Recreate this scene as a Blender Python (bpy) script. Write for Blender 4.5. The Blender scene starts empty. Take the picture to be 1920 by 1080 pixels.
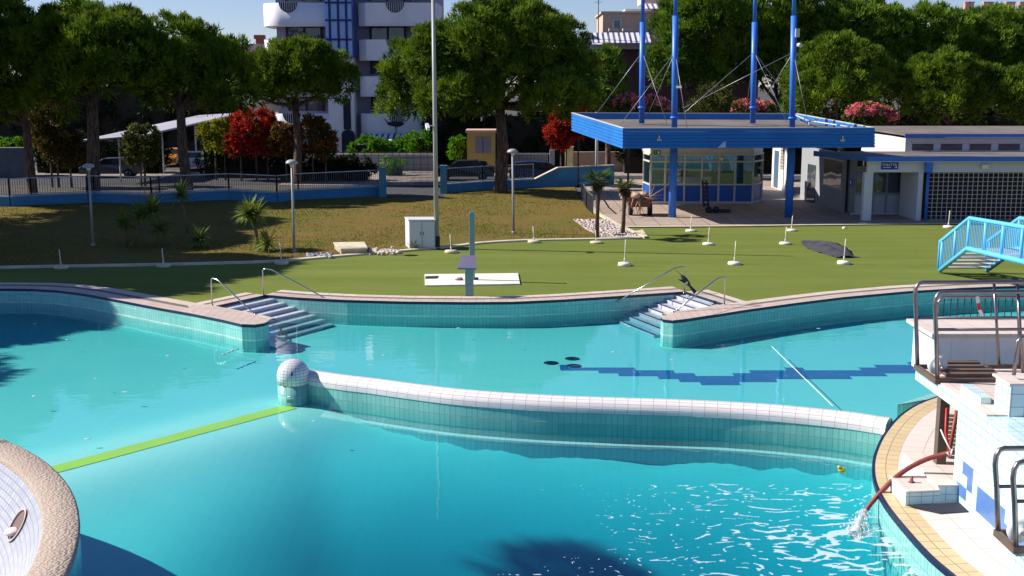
import bpy, math, random
import numpy as np
from mathutils import Vector, noise, geometry
rnd = random.Random(7)
SC = bpy.context.scene
COL = SC.collection
# ------------------------------------------------------------------ camera model
F = 2135.0; H = 6.7
TH = math.atan(380 / F); CT, ST = math.cos(TH), math.sin(TH)
def ray(u, v):
    a = (u - 960) / F; b = (540 - v) / F
    return Vector((a, CT + b * ST, -ST + b * CT))
def PZ(u, v, z=0.0):
    r = ray(u, v); t = (z - H) / r.z
    return Vector((0, 0, H)) + r * t
def PY(u, v, Y):
    r = ray(u, v); return Vector((0, 0, H)) + r * (Y / r.y)
def PX(u, v, X):
    r = ray(u, v); return Vector((0, 0, H)) + r * (X / r.x)
cam = bpy.data.cameras.new('camera'); co = bpy.data.objects.new('camera', cam); COL.objects.link(co)
co.location = (0, 0, H); co.rotation_euler = (math.pi / 2 - TH, 0, 0)
cam.sensor_width = 36; cam.lens = 36 * F / 1920; cam.clip_end = 6000; cam.clip_start = .1
SC.camera = co
# ------------------------------------------------------------------ light
EL, AZ = math.radians(37), math.radians(8.5)
TOSUN = Vector((-math.cos(EL) * math.cos(AZ), math.cos(EL) * math.sin(AZ), math.sin(EL)))
sun = bpy.data.lights.new('sun', 'SUN'); so = bpy.data.objects.new('sun', sun); COL.objects.link(so)
sun.energy = 5; sun.angle = math.radians(.5); sun.color = (1, .94, .84)
so.rotation_euler = TOSUN.to_track_quat('Z', 'Y').to_euler(); so.location = (-30, 0, 40)
W = bpy.data.worlds.new('World'); SC.world = W; W.use_nodes = True
nt = W.node_tree; bg = nt.nodes['Background']
sk = nt.nodes.new('ShaderNodeTexSky'); sk.sky_type = 'NISHITA'; sk.sun_disc = False
sk.sun_elevation = EL; sk.sun_rotation = math.radians(270 + 8.5); sk.air_density = 1.0; sk.dust_density = 0; sk.ozone_density = 2; sk.altitude = 300
mxs = nt.nodes.new('ShaderNodeMix'); mxs.data_type = 'RGBA'; mxs.blend_type = 'MULTIPLY'; mxs.inputs[0].default_value = 1; mxs.inputs[7].default_value = (1.1, 1.16, 1.55, 1)
nt.links.new(sk.outputs[0], mxs.inputs[6]); nt.links.new(mxs.outputs[2], bg.inputs[0]); bg.inputs[1].default_value = .05
SC.view_settings.view_transform = 'Standard'; SC.view_settings.look = 'None'
SC.view_settings.exposure = .62; SC.view_settings.gamma = 1
SC.cycles.use_denoising = True
SC.cycles.max_bounces = 6; SC.cycles.diffuse_bounces = 2; SC.cycles.glossy_bounces = 3; SC.cycles.transparent_max_bounces = 12
SC.cycles.sample_clamp_indirect = 4; SC.cycles.caustics_reflective = False; SC.cycles.caustics_refractive = False
# ------------------------------------------------------------------ materials
def S(r, g, b):
    f = lambda x: (x / 255 / 12.92) if x / 255 <= .04045 else ((x / 255 + .055) / 1.055) ** 2.4
    return (f(r), f(g), f(b))
def newmat(name):
    m = bpy.data.materials.new(name); m.use_nodes = True
    n = m.node_tree.nodes; l = m.node_tree.links
    return m, n, l, n['Principled BSDF']
def mixrgb(n, l, fac, a, b, mode='MIX'):
    x = n.new('ShaderNodeMix'); x.data_type = 'RGBA'; x.blend_type = mode
    for sock, val in ((x.inputs[0], fac), (x.inputs[6], a), (x.inputs[7], b)):
        if isinstance(val, (int, float)): sock.default_value = val
        elif isinstance(val, tuple): sock.default_value = (*val, 1)
        else: l.new(val, sock)
    return x.outputs[2]
def noise_n(n, l, scale, detail=3, coord='Object', stretch=None, rough=.6):
    tc = n.new('ShaderNodeTexCoord'); t = n.new('ShaderNodeTexNoise')
    t.inputs['Scale'].default_value = scale; t.inputs['Detail'].default_value = detail; t.inputs['Roughness'].default_value = rough
    src = tc.outputs[coord]
    if stretch:
        mp = n.new('ShaderNodeMapping'); mp.inputs['Scale'].default_value = stretch; l.new(src, mp.inputs[0]); src = mp.outputs[0]
    l.new(src, t.inputs['Vector']); return t.outputs['Fac']
def ramp(n, l, fac, stops):
    r = n.new('ShaderNodeValToRGB'); l.new(fac, r.inputs[0]); e = r.color_ramp.elements
    while len(e) < len(stops): e.new(.5)
    for k, (p, c) in enumerate(stops):
        e[k].position = p; e[k].color = (*c, 1) if isinstance(c, tuple) else (c, c, c, 1)
    return r.outputs[0]
def bump(n, l, p, h, dist, strength=1):
    b = n.new('ShaderNodeBump'); b.inputs['Distance'].default_value = dist; b.inputs['Strength'].default_value = strength
    l.new(h, b.inputs['Height']); l.new(b.outputs[0], p.inputs['Normal'])
def plain(name, c, rough=.6, var=.15, scale=2.0, metal=0, spec=.4, bmp=0, dirt=None):
    m, n, l, p = newmat(name)
    p.inputs['Roughness'].default_value = rough; p.inputs['Metallic'].default_value = metal; p.inputs['Specular IOR Level'].default_value = spec
    f = noise_n(n, l, scale, 4)
    lo = tuple(x * (1 - var) for x in c); hi = tuple(min(1, x * (1 + var)) for x in c)
    out = ramp(n, l, f, [(.3, lo), (.7, hi)])
    if dirt:
        g = noise_n(n, l, scale * .35, 6, stretch=(1, 1, .35))
        out = mixrgb(n, l, ramp(n, l, g, [(.52, 0.0), (.72, .55)]), out, dirt)
    l.new(out, p.inputs['Base Color'])
    if bmp: bump(n, l, p, noise_n(n, l, scale * 6, 3), bmp)
    return m
def tile(name, c1, c2, mortar, w, h, mort=.006, rough=.25, spec=.5, offset=0.0, stain=None, coord='UV', freq=2, bmp=.003, sx=1.0):
    m, n, l, p = newmat(name)
    tc = n.new('ShaderNodeTexCoord'); b = n.new('ShaderNodeTexBrick')
    b.offset = offset; b.offset_frequency = freq; b.squash = 1
    l.new(tc.outputs[coord], b.inputs['Vector'])
    b.inputs['Color1'].default_value = (*c1, 1); b.inputs['Color2'].default_value = (*c2, 1); b.inputs['Mortar'].default_value = (*mortar, 1)
    b.inputs['Scale'].default_value = 1; b.inputs['Mortar Size'].default_value = mort; b.inputs['Mortar Smooth'].default_value = .2
    b.inputs['Brick Width'].default_value = w; b.inputs['Row Height'].default_value = h
    out = b.outputs['Color']
    g = noise_n(n, l, .8, 6)
    out = mixrgb(n, l, ramp(n, l, g, [(.35, .25), (.65, 0.0)]), out, tuple(x * .7 for x in c1))
    if stain:
        g = noise_n(n, l, 2.2, 6, stretch=(1, 1, .5)); out = mixrgb(n, l, ramp(n, l, g, [(.5, 0.0), (.7, .6)]), out, stain)
    l.new(out, p.inputs['Base Color']); p.inputs['Roughness'].default_value = rough; p.inputs['Specular IOR Level'].default_value = spec
    if bmp:
        inv = n.new('ShaderNodeMath'); inv.operation = 'SUBTRACT'; inv.inputs[0].default_value = 1; l.new(b.outputs['Fac'], inv.inputs[1])
        bump(n, l, p, inv.outputs[0], bmp)
    return m
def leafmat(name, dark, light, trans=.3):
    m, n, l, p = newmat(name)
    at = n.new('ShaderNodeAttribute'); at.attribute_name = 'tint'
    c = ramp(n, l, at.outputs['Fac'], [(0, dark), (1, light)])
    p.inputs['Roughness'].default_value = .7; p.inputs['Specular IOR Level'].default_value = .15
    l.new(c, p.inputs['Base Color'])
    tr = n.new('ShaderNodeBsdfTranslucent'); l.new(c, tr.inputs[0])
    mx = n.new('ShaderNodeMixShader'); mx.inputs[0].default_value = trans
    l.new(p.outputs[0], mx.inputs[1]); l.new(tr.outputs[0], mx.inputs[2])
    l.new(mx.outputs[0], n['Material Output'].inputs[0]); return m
def glassmat(name, c, rough=.04):
    m, n, l, p = newmat(name)
    p.inputs['Base Color'].default_value = (*c, 1); p.inputs['Roughness'].default_value = rough; p.inputs['Specular IOR Level'].default_value = .8
    f = noise_n(n, l, .6, 2); bump(n, l, p, f, .02); return m
def pane_mat(name, tint, refl=.12):
    m = bpy.data.materials.new(name); m.use_nodes = True; n = m.node_tree.nodes; l = m.node_tree.links
    n.remove(n['Principled BSDF'])
    t = n.new('ShaderNodeBsdfTransparent'); t.inputs[0].default_value = (*tint, 1)
    g = n.new('ShaderNodeBsdfGlossy'); g.inputs['Roughness'].default_value = .03
    mx = n.new('ShaderNodeMixShader'); mx.inputs[0].default_value = refl
    l.new(t.outputs[0], mx.inputs[1]); l.new(g.outputs[0], mx.inputs[2]); l.new(mx.outputs[0], n['Material Output'].inputs[0]); return m
# ------------------------------------------------------------------ mesh builder
OFF = {}
class MB:
    def __init__(s): s.v = []; s.f = []; s.uv = {}; s.sm = set(); s.mi = {}; s.cur = 0
    def face(s, pts, uv=None, smooth=False):
        i = len(s.v); s.v += [Vector(p) for p in pts]; s.f.append(tuple(range(i, i + len(pts))))
        k = len(s.f) - 1
        if uv: s.uv[k] = uv
        if smooth: s.sm.add(k)
        if s.cur: s.mi[k] = s.cur
        return s
    def idx(s, ids, uv=None, smooth=False):
        s.f.append(tuple(ids)); k = len(s.f) - 1
        if uv: s.uv[k] = uv
        if smooth: s.sm.add(k)
        if s.cur: s.mi[k] = s.cur
    def hexa(s, p):   # 8 points: bottom 4 ccw, top 4 ccw
        i = len(s.v); s.v += [Vector(q) for q in p]
        for a in ((3, 2, 1, 0), (4, 5, 6, 7), (0, 1, 5, 4), (1, 2, 6, 5), (2, 3, 7, 6), (3, 0, 4, 7)): s.idx([i + k for k in a])
        return s
    def box(s, x0, x1, y0, y1, z0, z1):
        return s.hexa([(x0, y0, z0), (x1, y0, z0), (x1, y1, z0), (x0, y1, z0), (x0, y0, z1), (x1, y0, z1), (x1, y1, z1), (x0, y1, z1)])
    def bar(s, a, b, w, h, up=(0, 0, 1)):   # square bar from a to b
        a = Vector(a); b = Vector(b); d = (b - a).normalized(); u = Vector(up)
        if abs(d.dot(u)) > .98: u = Vector((0, 1, 0))
        x = d.cross(u).normalized() * (w / 2); z = x.cross(d).normalized() * (h / 2)
        return s.hexa([a - x - z, a + x - z, b + x - z, b - x - z, a - x + z, a + x + z, b + x + z, b - x + z])
    def prism(s, poly, z0, z1, bottom=True):
        poly = [(p[0], p[1]) for p in poly]
        ar = sum(poly[i][0] * poly[(i + 1) % len(poly)][1] - poly[(i + 1) % len(poly)][0] * poly[i][1] for i in range(len(poly)))
        if ar < 0: poly = poly[::-1]
        n = len(poly); i = len(s.v)
        s.v += [Vector((x, y, z0)) for x, y in poly] + [Vector((x, y, z1)) for x, y in poly]
        s.idx([i + n + k for k in range(n)])
        if bottom: s.idx([i + k for k in range(n)][::-1])
        u = 0
        for k in range(n):
            j = (k + 1) % n; L = math.dist(poly[k], poly[j])
            s.idx([i + k, i + j, i + n + j, i + n + k], [(u, z0), (u + L, z0), (u + L, z1), (u, z1)]); u += L
        return s
    def tube(s, path, r, n=8, caps=True, smooth=True):
        path = [Vector(p) for p in path]; m = len(path)
        rr = r if isinstance(r, (list, tuple)) else [r] * m
        i0 = len(s.v); ref = None
        for k, p in enumerate(path):
            d = (path[min(k + 1, m - 1)] - path[max(k - 1, 0)]).normalized()
            if ref is None: ref = Vector((0, 0, 1)) if abs(d.z) < .9 else Vector((1, 0, 0))
            x = d.cross(ref)
            if x.length < 1e-5: x = d.cross(Vector((0, 1, 0)))
            x.normalize(); y = x.cross(d).normalized(); ref = y
            for q in range(n):
                a = 2 * math.pi * q / n; s.v.append(p + x * (rr[k] * math.cos(a)) + y * (rr[k] * math.sin(a)))
        for k in range(m - 1):
            for q in range(n):
                a, b = i0 + k * n + q, i0 + k * n + (q + 1) % n
                s.idx([a, a + n, b + n, b], smooth=smooth)
        if caps:
            s.idx([i0 + q for q in range(n)]); s.idx([i0 + (m - 1) * n + q for q in range(n)][::-1])
        return s
    def lathe(s, prof, c=(0, 0), n=24, smooth=True, cap=True):
        i0 = len(s.v); L = 0; m = len(prof)
        ls = [0]
        for k in range(1, m): ls.append(ls[-1] + math.dist(prof[k], prof[k - 1]))
        rm = max(p[0] for p in prof)
        for r, z in prof:
            for q in range(n):
                a = 2 * math.pi * q / n; s.v.append(Vector((c[0] + r * math.cos(a), c[1] + r * math.sin(a), z)))
        for k in range(m - 1):
            for q in range(n):
                a, b = i0 + k * n + q, i0 + k * n + (q + 1) % n
                u0, u1 = q / n * 2 * math.pi * rm, (q + 1) / n * 2 * math.pi * rm
                s.idx([a, b, b + n, a + n], [(u0, ls[k]), (u1, ls[k]), (u1, ls[k + 1]), (u0, ls[k + 1])], smooth)
        if not cap: return s
        if prof[0][0] > 1e-4: s.idx([i0 + q for q in range(n)][::-1])
        if prof[-1][0] > 1e-4: s.idx([i0 + (m - 1) * n + q for q in range(n)])
        return s
    def ell(s, c, r, nu=12, nv=8, jit=0):
        c = Vector(c); i0 = len(s.v)
        for a in range(nv + 1):
            t = math.pi * a / nv
            for b in range(nu):
                p = 2 * math.pi * b / nu; j = 1 + (rnd.uniform(-jit, jit) if jit else 0)
                s.v.append(c + Vector((r[0] * math.sin(t) * math.cos(p) * j, r[1] * math.sin(t) * math.sin(p) * j, -r[2] * math.cos(t) * j)))
        for a in range(nv):
            for b in range(nu):
                q = i0 + a * nu + b; w = i0 + a * nu + (b + 1) % nu
                s.idx([q, w, w + nu, q + nu], smooth=True)
        return s
    def sweep(s, path, prof, z=0, closed=False):
        """profile [(offset to the left of travel, height)] carried along a plan path, uv = (length along, length across)"""
        P = [Vector((p[0], p[1], 0)) for p in path]; m = len(P)
        N = []
        for k in range(m):
            d = (P[min(k + 1, m - 1)] - P[max(k - 1, 0)]); d.z = 0; d.normalize()
            if 0 < k < m - 1:
                d0 = (P[k] - P[k - 1]).normalized(); d1 = (P[k + 1] - P[k]).normalized(); nn = Vector((-d.y, d.x, 0))
                c = max(.35, nn.dot(Vector((-d1.y, d1.x, 0)))); N.append(nn / c)
            else: N.append(Vector((-d.y, d.x, 0)))
        us = [0]
        for k in range(1, m): us.append(us[-1] + (P[k] - P[k - 1]).length)
        vs = [0]
        for k in range(1, len(prof)): vs.append(vs[-1] + math.dist(prof[k], prof[k - 1]))
        i0 = len(s.v); q = len(prof)
        for k in range(m):
            for o, h in prof: s.v.append(P[k] + N[k] * o + Vector((0, 0, z + h)))
        for k in range(m - 1):
            for j in range(q - 1):
                a = i0 + k * q + j
                s.idx([a, a + 1, a + q + 1, a + q], [(us[k], vs[j]), (us[k], vs[j + 1]), (us[k + 1], vs[j + 1]), (us[k + 1], vs[j])])
        if closed: s.idx([i0 + j for j in range(q)]); s.idx([i0 + (m - 1) * q + j for j in range(q)][::-1])
        return s
    def build(s, name, mats, parent=None, loc=None, bevel=0):
        off = Vector(loc) if loc is not None else Vector((0, 0, 0))
        if parent is not None: off = OFF[parent.name]
        me = bpy.data.meshes.new(name); me.from_pydata([v - off for v in s.v], [], s.f)
        uvl = me.uv_layers.new(name='UVMap').data
        for p in me.polygons:
            k = p.index
            if k in s.uv:
                for li, c in zip(p.loop_indices, s.uv[k]): uvl[li].uv = c
            else:
                n = p.normal
                for li in p.loop_indices:
                    w = me.vertices[me.loops[li].vertex_index].co + off
                    if abs(n.z) > .7: uvl[li].uv = (w.x, w.y)
                    else:
                        h = math.hypot(n.x, n.y) or 1
                        uvl[li].uv = ((-n.y * w.x + n.x * w.y) / h, w.z)
            if k in s.sm: p.use_smooth = True
            if k in s.mi: p.material_index = s.mi[k]
        for m in (mats if isinstance(mats, (list, tuple)) else [mats]): me.materials.append(m)
        o = bpy.data.objects.new(name, me); COL.objects.link(o)
        if parent is not None: o.parent = parent; OFF[o.name] = off
        else: o.location = off; OFF[o.name] = off
        if bevel:
            b = o.modifiers.new('bevel', 'BEVEL'); b.width = bevel; b.segments = 2; b.limit_method = 'ANGLE'
        return o
def tag(o, label, cat, group=None, kind=None):
    if label: o['label'] = label
    if cat: o['category'] = cat
    if group: o['group'] = group
    if kind: o['kind'] = kind
    return o
def thing(name, label, cat, loc=(0, 0, 0), group=None):
    o = bpy.data.objects.new(name, None); COL.objects.link(o); o.location = loc; o.empty_display_size = .2
    OFF[o.name] = Vector(loc); return tag(o, label, cat, group)
def struct(name, mb, mat, kind='structure'):
    o = mb.build(name, mat); o['kind'] = kind; return o
def copy_tree(o, parent=None):
    c = o.copy(); COL.objects.link(c)
    if parent is not None: c.parent = parent
    OFF[c.name] = OFF.get(o.name, Vector()).copy()
    for ch in list(o.children): copy_tree(ch, c)
    return c
def text(s, name, parent, loc, size, mat, rot=(math.pi / 2, 0, 0), align='CENTER', ext=.002):
    cu = bpy.data.curves.new(name, 'FONT'); cu.body = s; cu.size = size; cu.align_x = align; cu.align_y = 'CENTER'; cu.extrude = ext
    tmp = bpy.data.objects.new(name, cu); COL.objects.link(tmp); bpy.context.view_layer.update()
    me = bpy.data.meshes.new_from_object(tmp.evaluated_get(bpy.context.evaluated_depsgraph_get())); bpy.data.objects.remove(tmp)
    me.materials.clear(); me.materials.append(mat); o = bpy.data.objects.new(name, me); COL.objects.link(o); o.parent = parent
    o.location = Vector(loc) - OFF[parent.name]; o.rotation_euler = rot; OFF[o.name] = OFF[parent.name]; return o
# numpy leaf cloud -------------------------------------------------------
RNG = np.random.default_rng(11)
def unit(a): return a / np.maximum(np.linalg.norm(a, axis=1, keepdims=True), 1e-6)
def blades(c, n, tint, L, Wd, nb, spread, taper=.35, droop=0.0):
    c = np.repeat(c, nb, 0); n = np.repeat(n, nb, 0); tint = np.repeat(tint, nb)
    d = unit(n + spread * RNG.normal(size=n.shape)); d[:, 2] -= droop; d = unit(d)
    sd = unit(np.cross(d, RNG.normal(size=n.shape)))
    l = (L * RNG.uniform(.7, 1.25, len(c)))[:, None]; w = (Wd * RNG.uniform(.7, 1.3, len(c)))[:, None] / 2
    q = np.stack([c - sd * w, c + sd * w, c + d * l + sd * w * taper, c + d * l - sd * w * taper], 1)
    t = np.clip(tint + RNG.normal(0, .12, len(c)), 0, 1)
    return q, t
def leafmesh(name, quads, tints, mat, parent=None, loc=(0, 0, 0)):
    off = OFF[parent.name] if parent is not None else Vector(loc)
    q = np.concatenate(quads); t = np.concatenate(tints); n = len(q)
    me = bpy.data.meshes.new(name); me.vertices.add(n * 4); me.loops.add(n * 4); me.polygons.add(n)
    me.vertices.foreach_set('co', (q.reshape(-1, 3) - np.array(off)).astype(np.float32).ravel())
    me.loops.foreach_set('vertex_index', np.arange(n * 4, dtype=np.int32))
    me.polygons.foreach_set('loop_start', np.arange(0, n * 4, 4, dtype=np.int32)); me.polygons.foreach_set('loop_total', np.full(n, 4, dtype=np.int32))
    a = me.attributes.new('tint', 'FLOAT', 'FACE'); a.data.foreach_set('value', t.astype(np.float32))
    me.update(); me.validate(); me.materials.append(mat)
    o = bpy.data.objects.new(name, me); COL.objects.link(o)
    if parent is not None: o.parent = parent
    else: o.location = off
    OFF[o.name] = off; return o
def crown_lobe(c, r, dens=1.0, rc=(.45, .85), M=34, L=.36, Wd=.10, nb=3, spread=.55, up=.5, low=-.35, tv=.2, droop=0.0):
    """clumps of leaves over an ellipsoid: returns quads, tints"""
    c = np.array(c, float); r = np.array(r, float)
    area = 2.2 * math.pi * r[0] * max(r[1], r[2]) ; rm = (rc[0] + rc[1]) / 2
    K = max(5, int(dens * area / (rm * rm * 1.35)))
    d = unit(RNG.normal(size=(K * 3, 3))); d = d[d[:, 2] > low - .25 * RNG.random(len(d))][:K]; K = len(d)
    cc = c + d * r * RNG.uniform(.72, 1.0, (K, 1)); rad = RNG.uniform(rc[0], rc[1], K)
    tc = np.clip(.5 + RNG.normal(0, tv, K), .05, .95)
    e = unit(np.repeat(d, M, 0) * .8 + np.array([0, 0, up]) + RNG.normal(size=(K * M, 3)) * .75)
    p = np.repeat(cc, M, 0) + e * np.repeat(rad, M)[:, None] * RNG.uniform(.55, 1.0, (K * M, 1))
    nn = unit(e + np.array([0, 0, up * .8]))
    return blades(p, nn, np.repeat(tc, M), L, Wd, nb, spread, droop=droop)
# ================================================================== MATERIALS
M_turf, n, l, p = newmat('artificial_turf')
f1 = noise_n(n, l, .35, 5, stretch=(.35, 2.2, 1)); f2 = noise_n(n, l, 60, 3)
c = ramp(n, l, f1, [(.3, S(92, 110, 52)), (.5, S(104, 120, 58)), (.7, S(118, 130, 68))])
c = mixrgb(n, l, .35, c, ramp(n, l, f2, [(.3, S(92, 98, 38)), (.7, S(134, 138, 74))]))
f3 = noise_n(n, l, .9, 5, stretch=(.5, 1.5, 1)); c = mixrgb(n, l, ramp(n, l, f3, [(.5, 0.0), (.72, .5)]), c, S(124, 120, 52))
f4 = noise_n(n, l, 2.4, 6, rough=.7); c = mixrgb(n, l, ramp(n, l, f4, [(.55, 0.0), (.75, .4)]), c, S(80, 98, 34))
tcs = n.new('ShaderNodeTexCoord'); bs = n.new('ShaderNodeTexBrick'); bs.offset = .4; l.new(tcs.outputs['Object'], bs.inputs['Vector']); bs.inputs['Scale'].default_value = 1; bs.inputs['Brick Width'].default_value = 24; bs.inputs['Row Height'].default_value = 2.0; bs.inputs['Mortar Size'].default_value = .025; bs.inputs['Mortar Smooth'].default_value = .8
bs.inputs['Color1'].default_value = (0, 0, 0, 1); bs.inputs['Color2'].default_value = (.28, .28, .28, 1); bs.inputs['Mortar'].default_value = (.6, .6, .6, 1)
c = mixrgb(n, l, bs.outputs['Color'], c, S(92, 104, 40))
l.new(c, p.inputs['Base Color']); p.inputs['Roughness'].default_value = .9; p.inputs['Specular IOR Level'].default_value = .05
bump(n, l, p, f2, .01)
M_lawn, n, l, p = newmat('dry_lawn')
f1 = noise_n(n, l, .22, 6, rough=.65); f2 = noise_n(n, l, 14, 4); f3 = noise_n(n, l, 1.6, 5)
c = ramp(n, l, f1, [(.34, S(84, 102, 34)), (.48, S(106, 98, 46)), (.6, S(122, 98, 54)), (.72, S(104, 108, 44))])
c = mixrgb(n, l, .45, c, ramp(n, l, f2, [(.3, S(72, 66, 30)), (.7, S(150, 130, 78))]))
c = mixrgb(n, l, ramp(n, l, f3, [(.58, 0.0), (.7, .5)]), c, S(142, 112, 70))
l.new(c, p.inputs['Base Color']); p.inputs['Roughness'].default_value = .95; p.inputs['Specular IOR Level'].default_value = .05
bump(n, l, p, f2, .08)
M_soil = plain('street_ground', S(88, 84, 80), .9, .25, .8, spec=.1, bmp=.01)
M_road = plain('road_asphalt', S(72, 72, 76), .9, .2, 1.5, spec=.2, bmp=.01)
M_pave = tile('street_paving', S(160, 148, 138), S(150, 138, 130), S(120, 112, 104), .6, .6, .02, .8, .1, stain=S(120, 110, 100))
M_plaza = tile('plaza_tiles', S(178, 160, 146), S(166, 148, 136), S(120, 108, 98), 1.2, 1.2, .03, .7, .2, stain=S(140, 126, 114))
M_cop = tile('coping_stone', S(214, 196, 180), S(204, 186, 172), S(150, 136, 124), .5, .5, .008, .55, .3, stain=S(184, 166, 150))
M_copin = tile('coping_tile', S(206, 184, 172), S(196, 176, 166), S(150, 132, 122), .25, .25, .006, .5, .3, stain=S(176, 156, 144))
M_grate = tile('overflow_grate', S(150, 138, 132), S(140, 130, 124), S(70, 64, 62), .04, .5, .008, .6, .2)
M_wall = tile('pool_wall_tiles', S(150, 206, 196), S(132, 196, 188), S(102, 160, 156), .125, .25, .006, .16, .5, stain=S(120, 180, 172))
M_edge = plain('dark_edge_tile', S(26, 32, 64), .35, .2)
M_floor, n, l, p = newmat('pool_floor_tiles')
f1 = noise_n(n, l, .12, 5); f2 = noise_n(n, l, 5, 4)
c = ramp(n, l, f1, [(.3, S(164, 222, 210)), (.7, S(190, 234, 220))])
c = mixrgb(n, l, ramp(n, l, f2, [(.5, 0.0), (.8, .2)]), c, S(140, 200, 206))
tc = n.new('ShaderNodeTexCoord'); b = n.new('ShaderNodeTexBrick'); b.offset = 0; l.new(tc.outputs['UV'], b.inputs['Vector'])
b.inputs['Scale'].default_value = 1; b.inputs['Brick Width'].default_value = .25; b.inputs['Row Height'].default_value = .125; b.inputs['Mortar Size'].default_value = .006
c = mixrgb(n, l, .13, c, mixrgb(n, l, b.outputs['Fac'], c, S(110, 170, 180)))
l.new(c, p.inputs['Base Color']); p.inputs['Roughness'].default_value = .5
M_mosaic = tile('blue_mosaic_band', S(40, 118, 172), S(34, 106, 162), S(30, 92, 146), .25, .125, .006, .4)
M_nos = plain('nosing', S(216, 216, 220), .5, .05)
M_nosd = plain('dark_nosing', S(34, 30, 62), .5, .1)
M_step = tile('step_tiles', S(196, 196, 206), S(186, 188, 200), S(140, 140, 150), .25, .25, .006, .4)
M_steel = plain('stainless_steel', S(186, 184, 182), .22, .08, metal=1)
M_steel2 = plain('brushed_tube', S(150, 138, 140), .3, .12, metal=.9, dirt=S(120, 92, 76))
M_white = plain('white_paint', S(222, 222, 222), .55, .04, .8, dirt=S(190, 186, 180))
M_wtile = tile('white_cap_tiles', S(234, 228, 226), S(228, 220, 218), S(180, 160, 162), .27, .11, .006, .25, stain=S(216, 206, 204))
# water
m = bpy.data.materials.new('pool_water'); m.use_nodes = True; n = m.node_tree.nodes; l = m.node_tree.links; n.remove(n['Principled BSDF']); M_water = m
geo = n.new('ShaderNodeNewGeometry'); tcw = n.new('ShaderNodeTexCoord')
def wn(scale, st, det=2):
    mp = n.new('ShaderNodeMapping'); mp.inputs['Scale'].default_value = st; l.new(tcw.outputs['Object'], mp.inputs[0])
    t = n.new('ShaderNodeTexNoise'); t.inputs['Scale'].default_value = scale; t.inputs['Detail'].default_value = det; l.new(mp.outputs[0], t.inputs['Vector']); return t.outputs['Fac']
small = wn(1.1, (.8, 1.6, 1), 3)
rip = wn(5, (1, 1, 1), 3)
# the disturbed water round the hose outlet
spx = PZ(1600, 1010, -.42)
vm = n.new('ShaderNodeVectorMath'); vm.operation = 'DISTANCE'; l.new(geo.outputs['Position'], vm.inputs[0]); vm.inputs[1].default_value = spx
mr = n.new('ShaderNodeMapRange'); l.new(vm.outputs['Value'], mr.inputs[0]); mr.inputs[1].default_value = .3; mr.inputs[2].default_value = 6.0; mr.inputs[3].default_value = .55; mr.inputs[4].default_value = .012
mu = n.new('ShaderNodeMath'); mu.operation = 'MULTIPLY'; l.new(rip, mu.inputs[0]); l.new(mr.outputs[0], mu.inputs[1])
ad = n.new('ShaderNodeMath'); ad.operation = 'MULTIPLY_ADD'; l.new(small, ad.inputs[0]); ad.inputs[1].default_value = .16; l.new(mu.outputs[0], ad.inputs[2])
bp = n.new('ShaderNodeBump'); bp.inputs['Distance'].default_value = .05; bp.inputs['Strength'].default_value = .5; l.new(ad.outputs[0], bp.inputs['Height'])
dt = n.new('ShaderNodeVectorMath'); dt.operation = 'DOT_PRODUCT'; l.new(geo.outputs['Incoming'], dt.inputs[0]); l.new(bp.outputs[0], dt.inputs[1])
ab = n.new('ShaderNodeMath'); ab.operation = 'ABSOLUTE'; l.new(dt.outputs['Value'], ab.inputs[0])
om = n.new('ShaderNodeMath'); om.operation = 'SUBTRACT'; om.use_clamp = True; om.inputs[0].default_value = 1; l.new(ab.outputs[0], om.inputs[1])
pw = n.new('ShaderNodeMath'); pw.operation = 'POWER'; l.new(om.outputs[0], pw.inputs[0]); pw.inputs[1].default_value = 5
ma = n.new('ShaderNodeMath'); ma.operation = 'MULTIPLY_ADD'; l.new(pw.outputs[0], ma.inputs[0]); ma.inputs[1].default_value = .98; ma.inputs[2].default_value = .02
tr = n.new('ShaderNodeBsdfTransparent'); gl = n.new('ShaderNodeBsdfGlossy'); gl.inputs['Roughness'].default_value = .015; l.new(bp.outputs[0], gl.inputs['Normal'])
mx = n.new('ShaderNodeMixShader'); l.new(ma.outputs[0], mx.inputs[0]); l.new(tr.outputs[0], mx.inputs[1]); l.new(gl.outputs[0], mx.inputs[2])
l.new(mx.outputs[0], n['Material Output'].inputs['Surface'])
va = n.new('ShaderNodeVolumeAbsorption'); va.inputs[0].default_value = (.06, .785, .86, 1); va.inputs[1].default_value = .85
l.new(va.outputs[0], n['Material Output'].inputs['Volume'])
# ================================================================== POOL OUTLINE (coping inner edge, far side, left to right)
def zs(pts, z=.05): return [PZ(u, v, z) for u, v in pts]
segA = [Vector((-34, 37.6, 0)), Vector((-24, 37.5, 0))] + zs([(0, 541), (60, 541.5), (110, 544.5), (160, 551), (230, 564), (300, 577.5), (360, 588), (420, 600), (453, 608)])
tipL = zs([(453, 608), (478, 609), (496, 606), (504, 602.5), (500, 598), (480, 591), (440, 582), (403, 573.5)])
stL = zs([(403, 573.5), (497, 553)])
far = zs([(497, 553), (560, 558), (650, 562.5), (760, 565.5), (880, 566.5), (960, 566), (1050, 562), (1160, 555), (1240, 549.5), (1285, 546.5)])
stR = zs([(1285, 546.5), (1364, 571.5)])
tipR = zs([(1364, 571.5), (1310, 579), (1262, 588), (1243, 592), (1239, 595), (1244, 599), (1262, 601)])
segE = zs([(1262, 601), (1285, 598.5), (1337, 590.5), (1407, 579.5), (1495, 567.5), (1580, 557), (1700, 546), (1800, 540), (1870, 537)]) + [Vector((22, 38.4, 0)), Vector((34, 39, 0))]
outl = segA + tipL[1:] + stL[1:] + far[1:] + stR[1:] + tipR[1:] + segE[1:]
pool = [(p.x, p.y) for p in outl] + [(34, 4), (-34, 4)]
WZ = -.42
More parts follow.
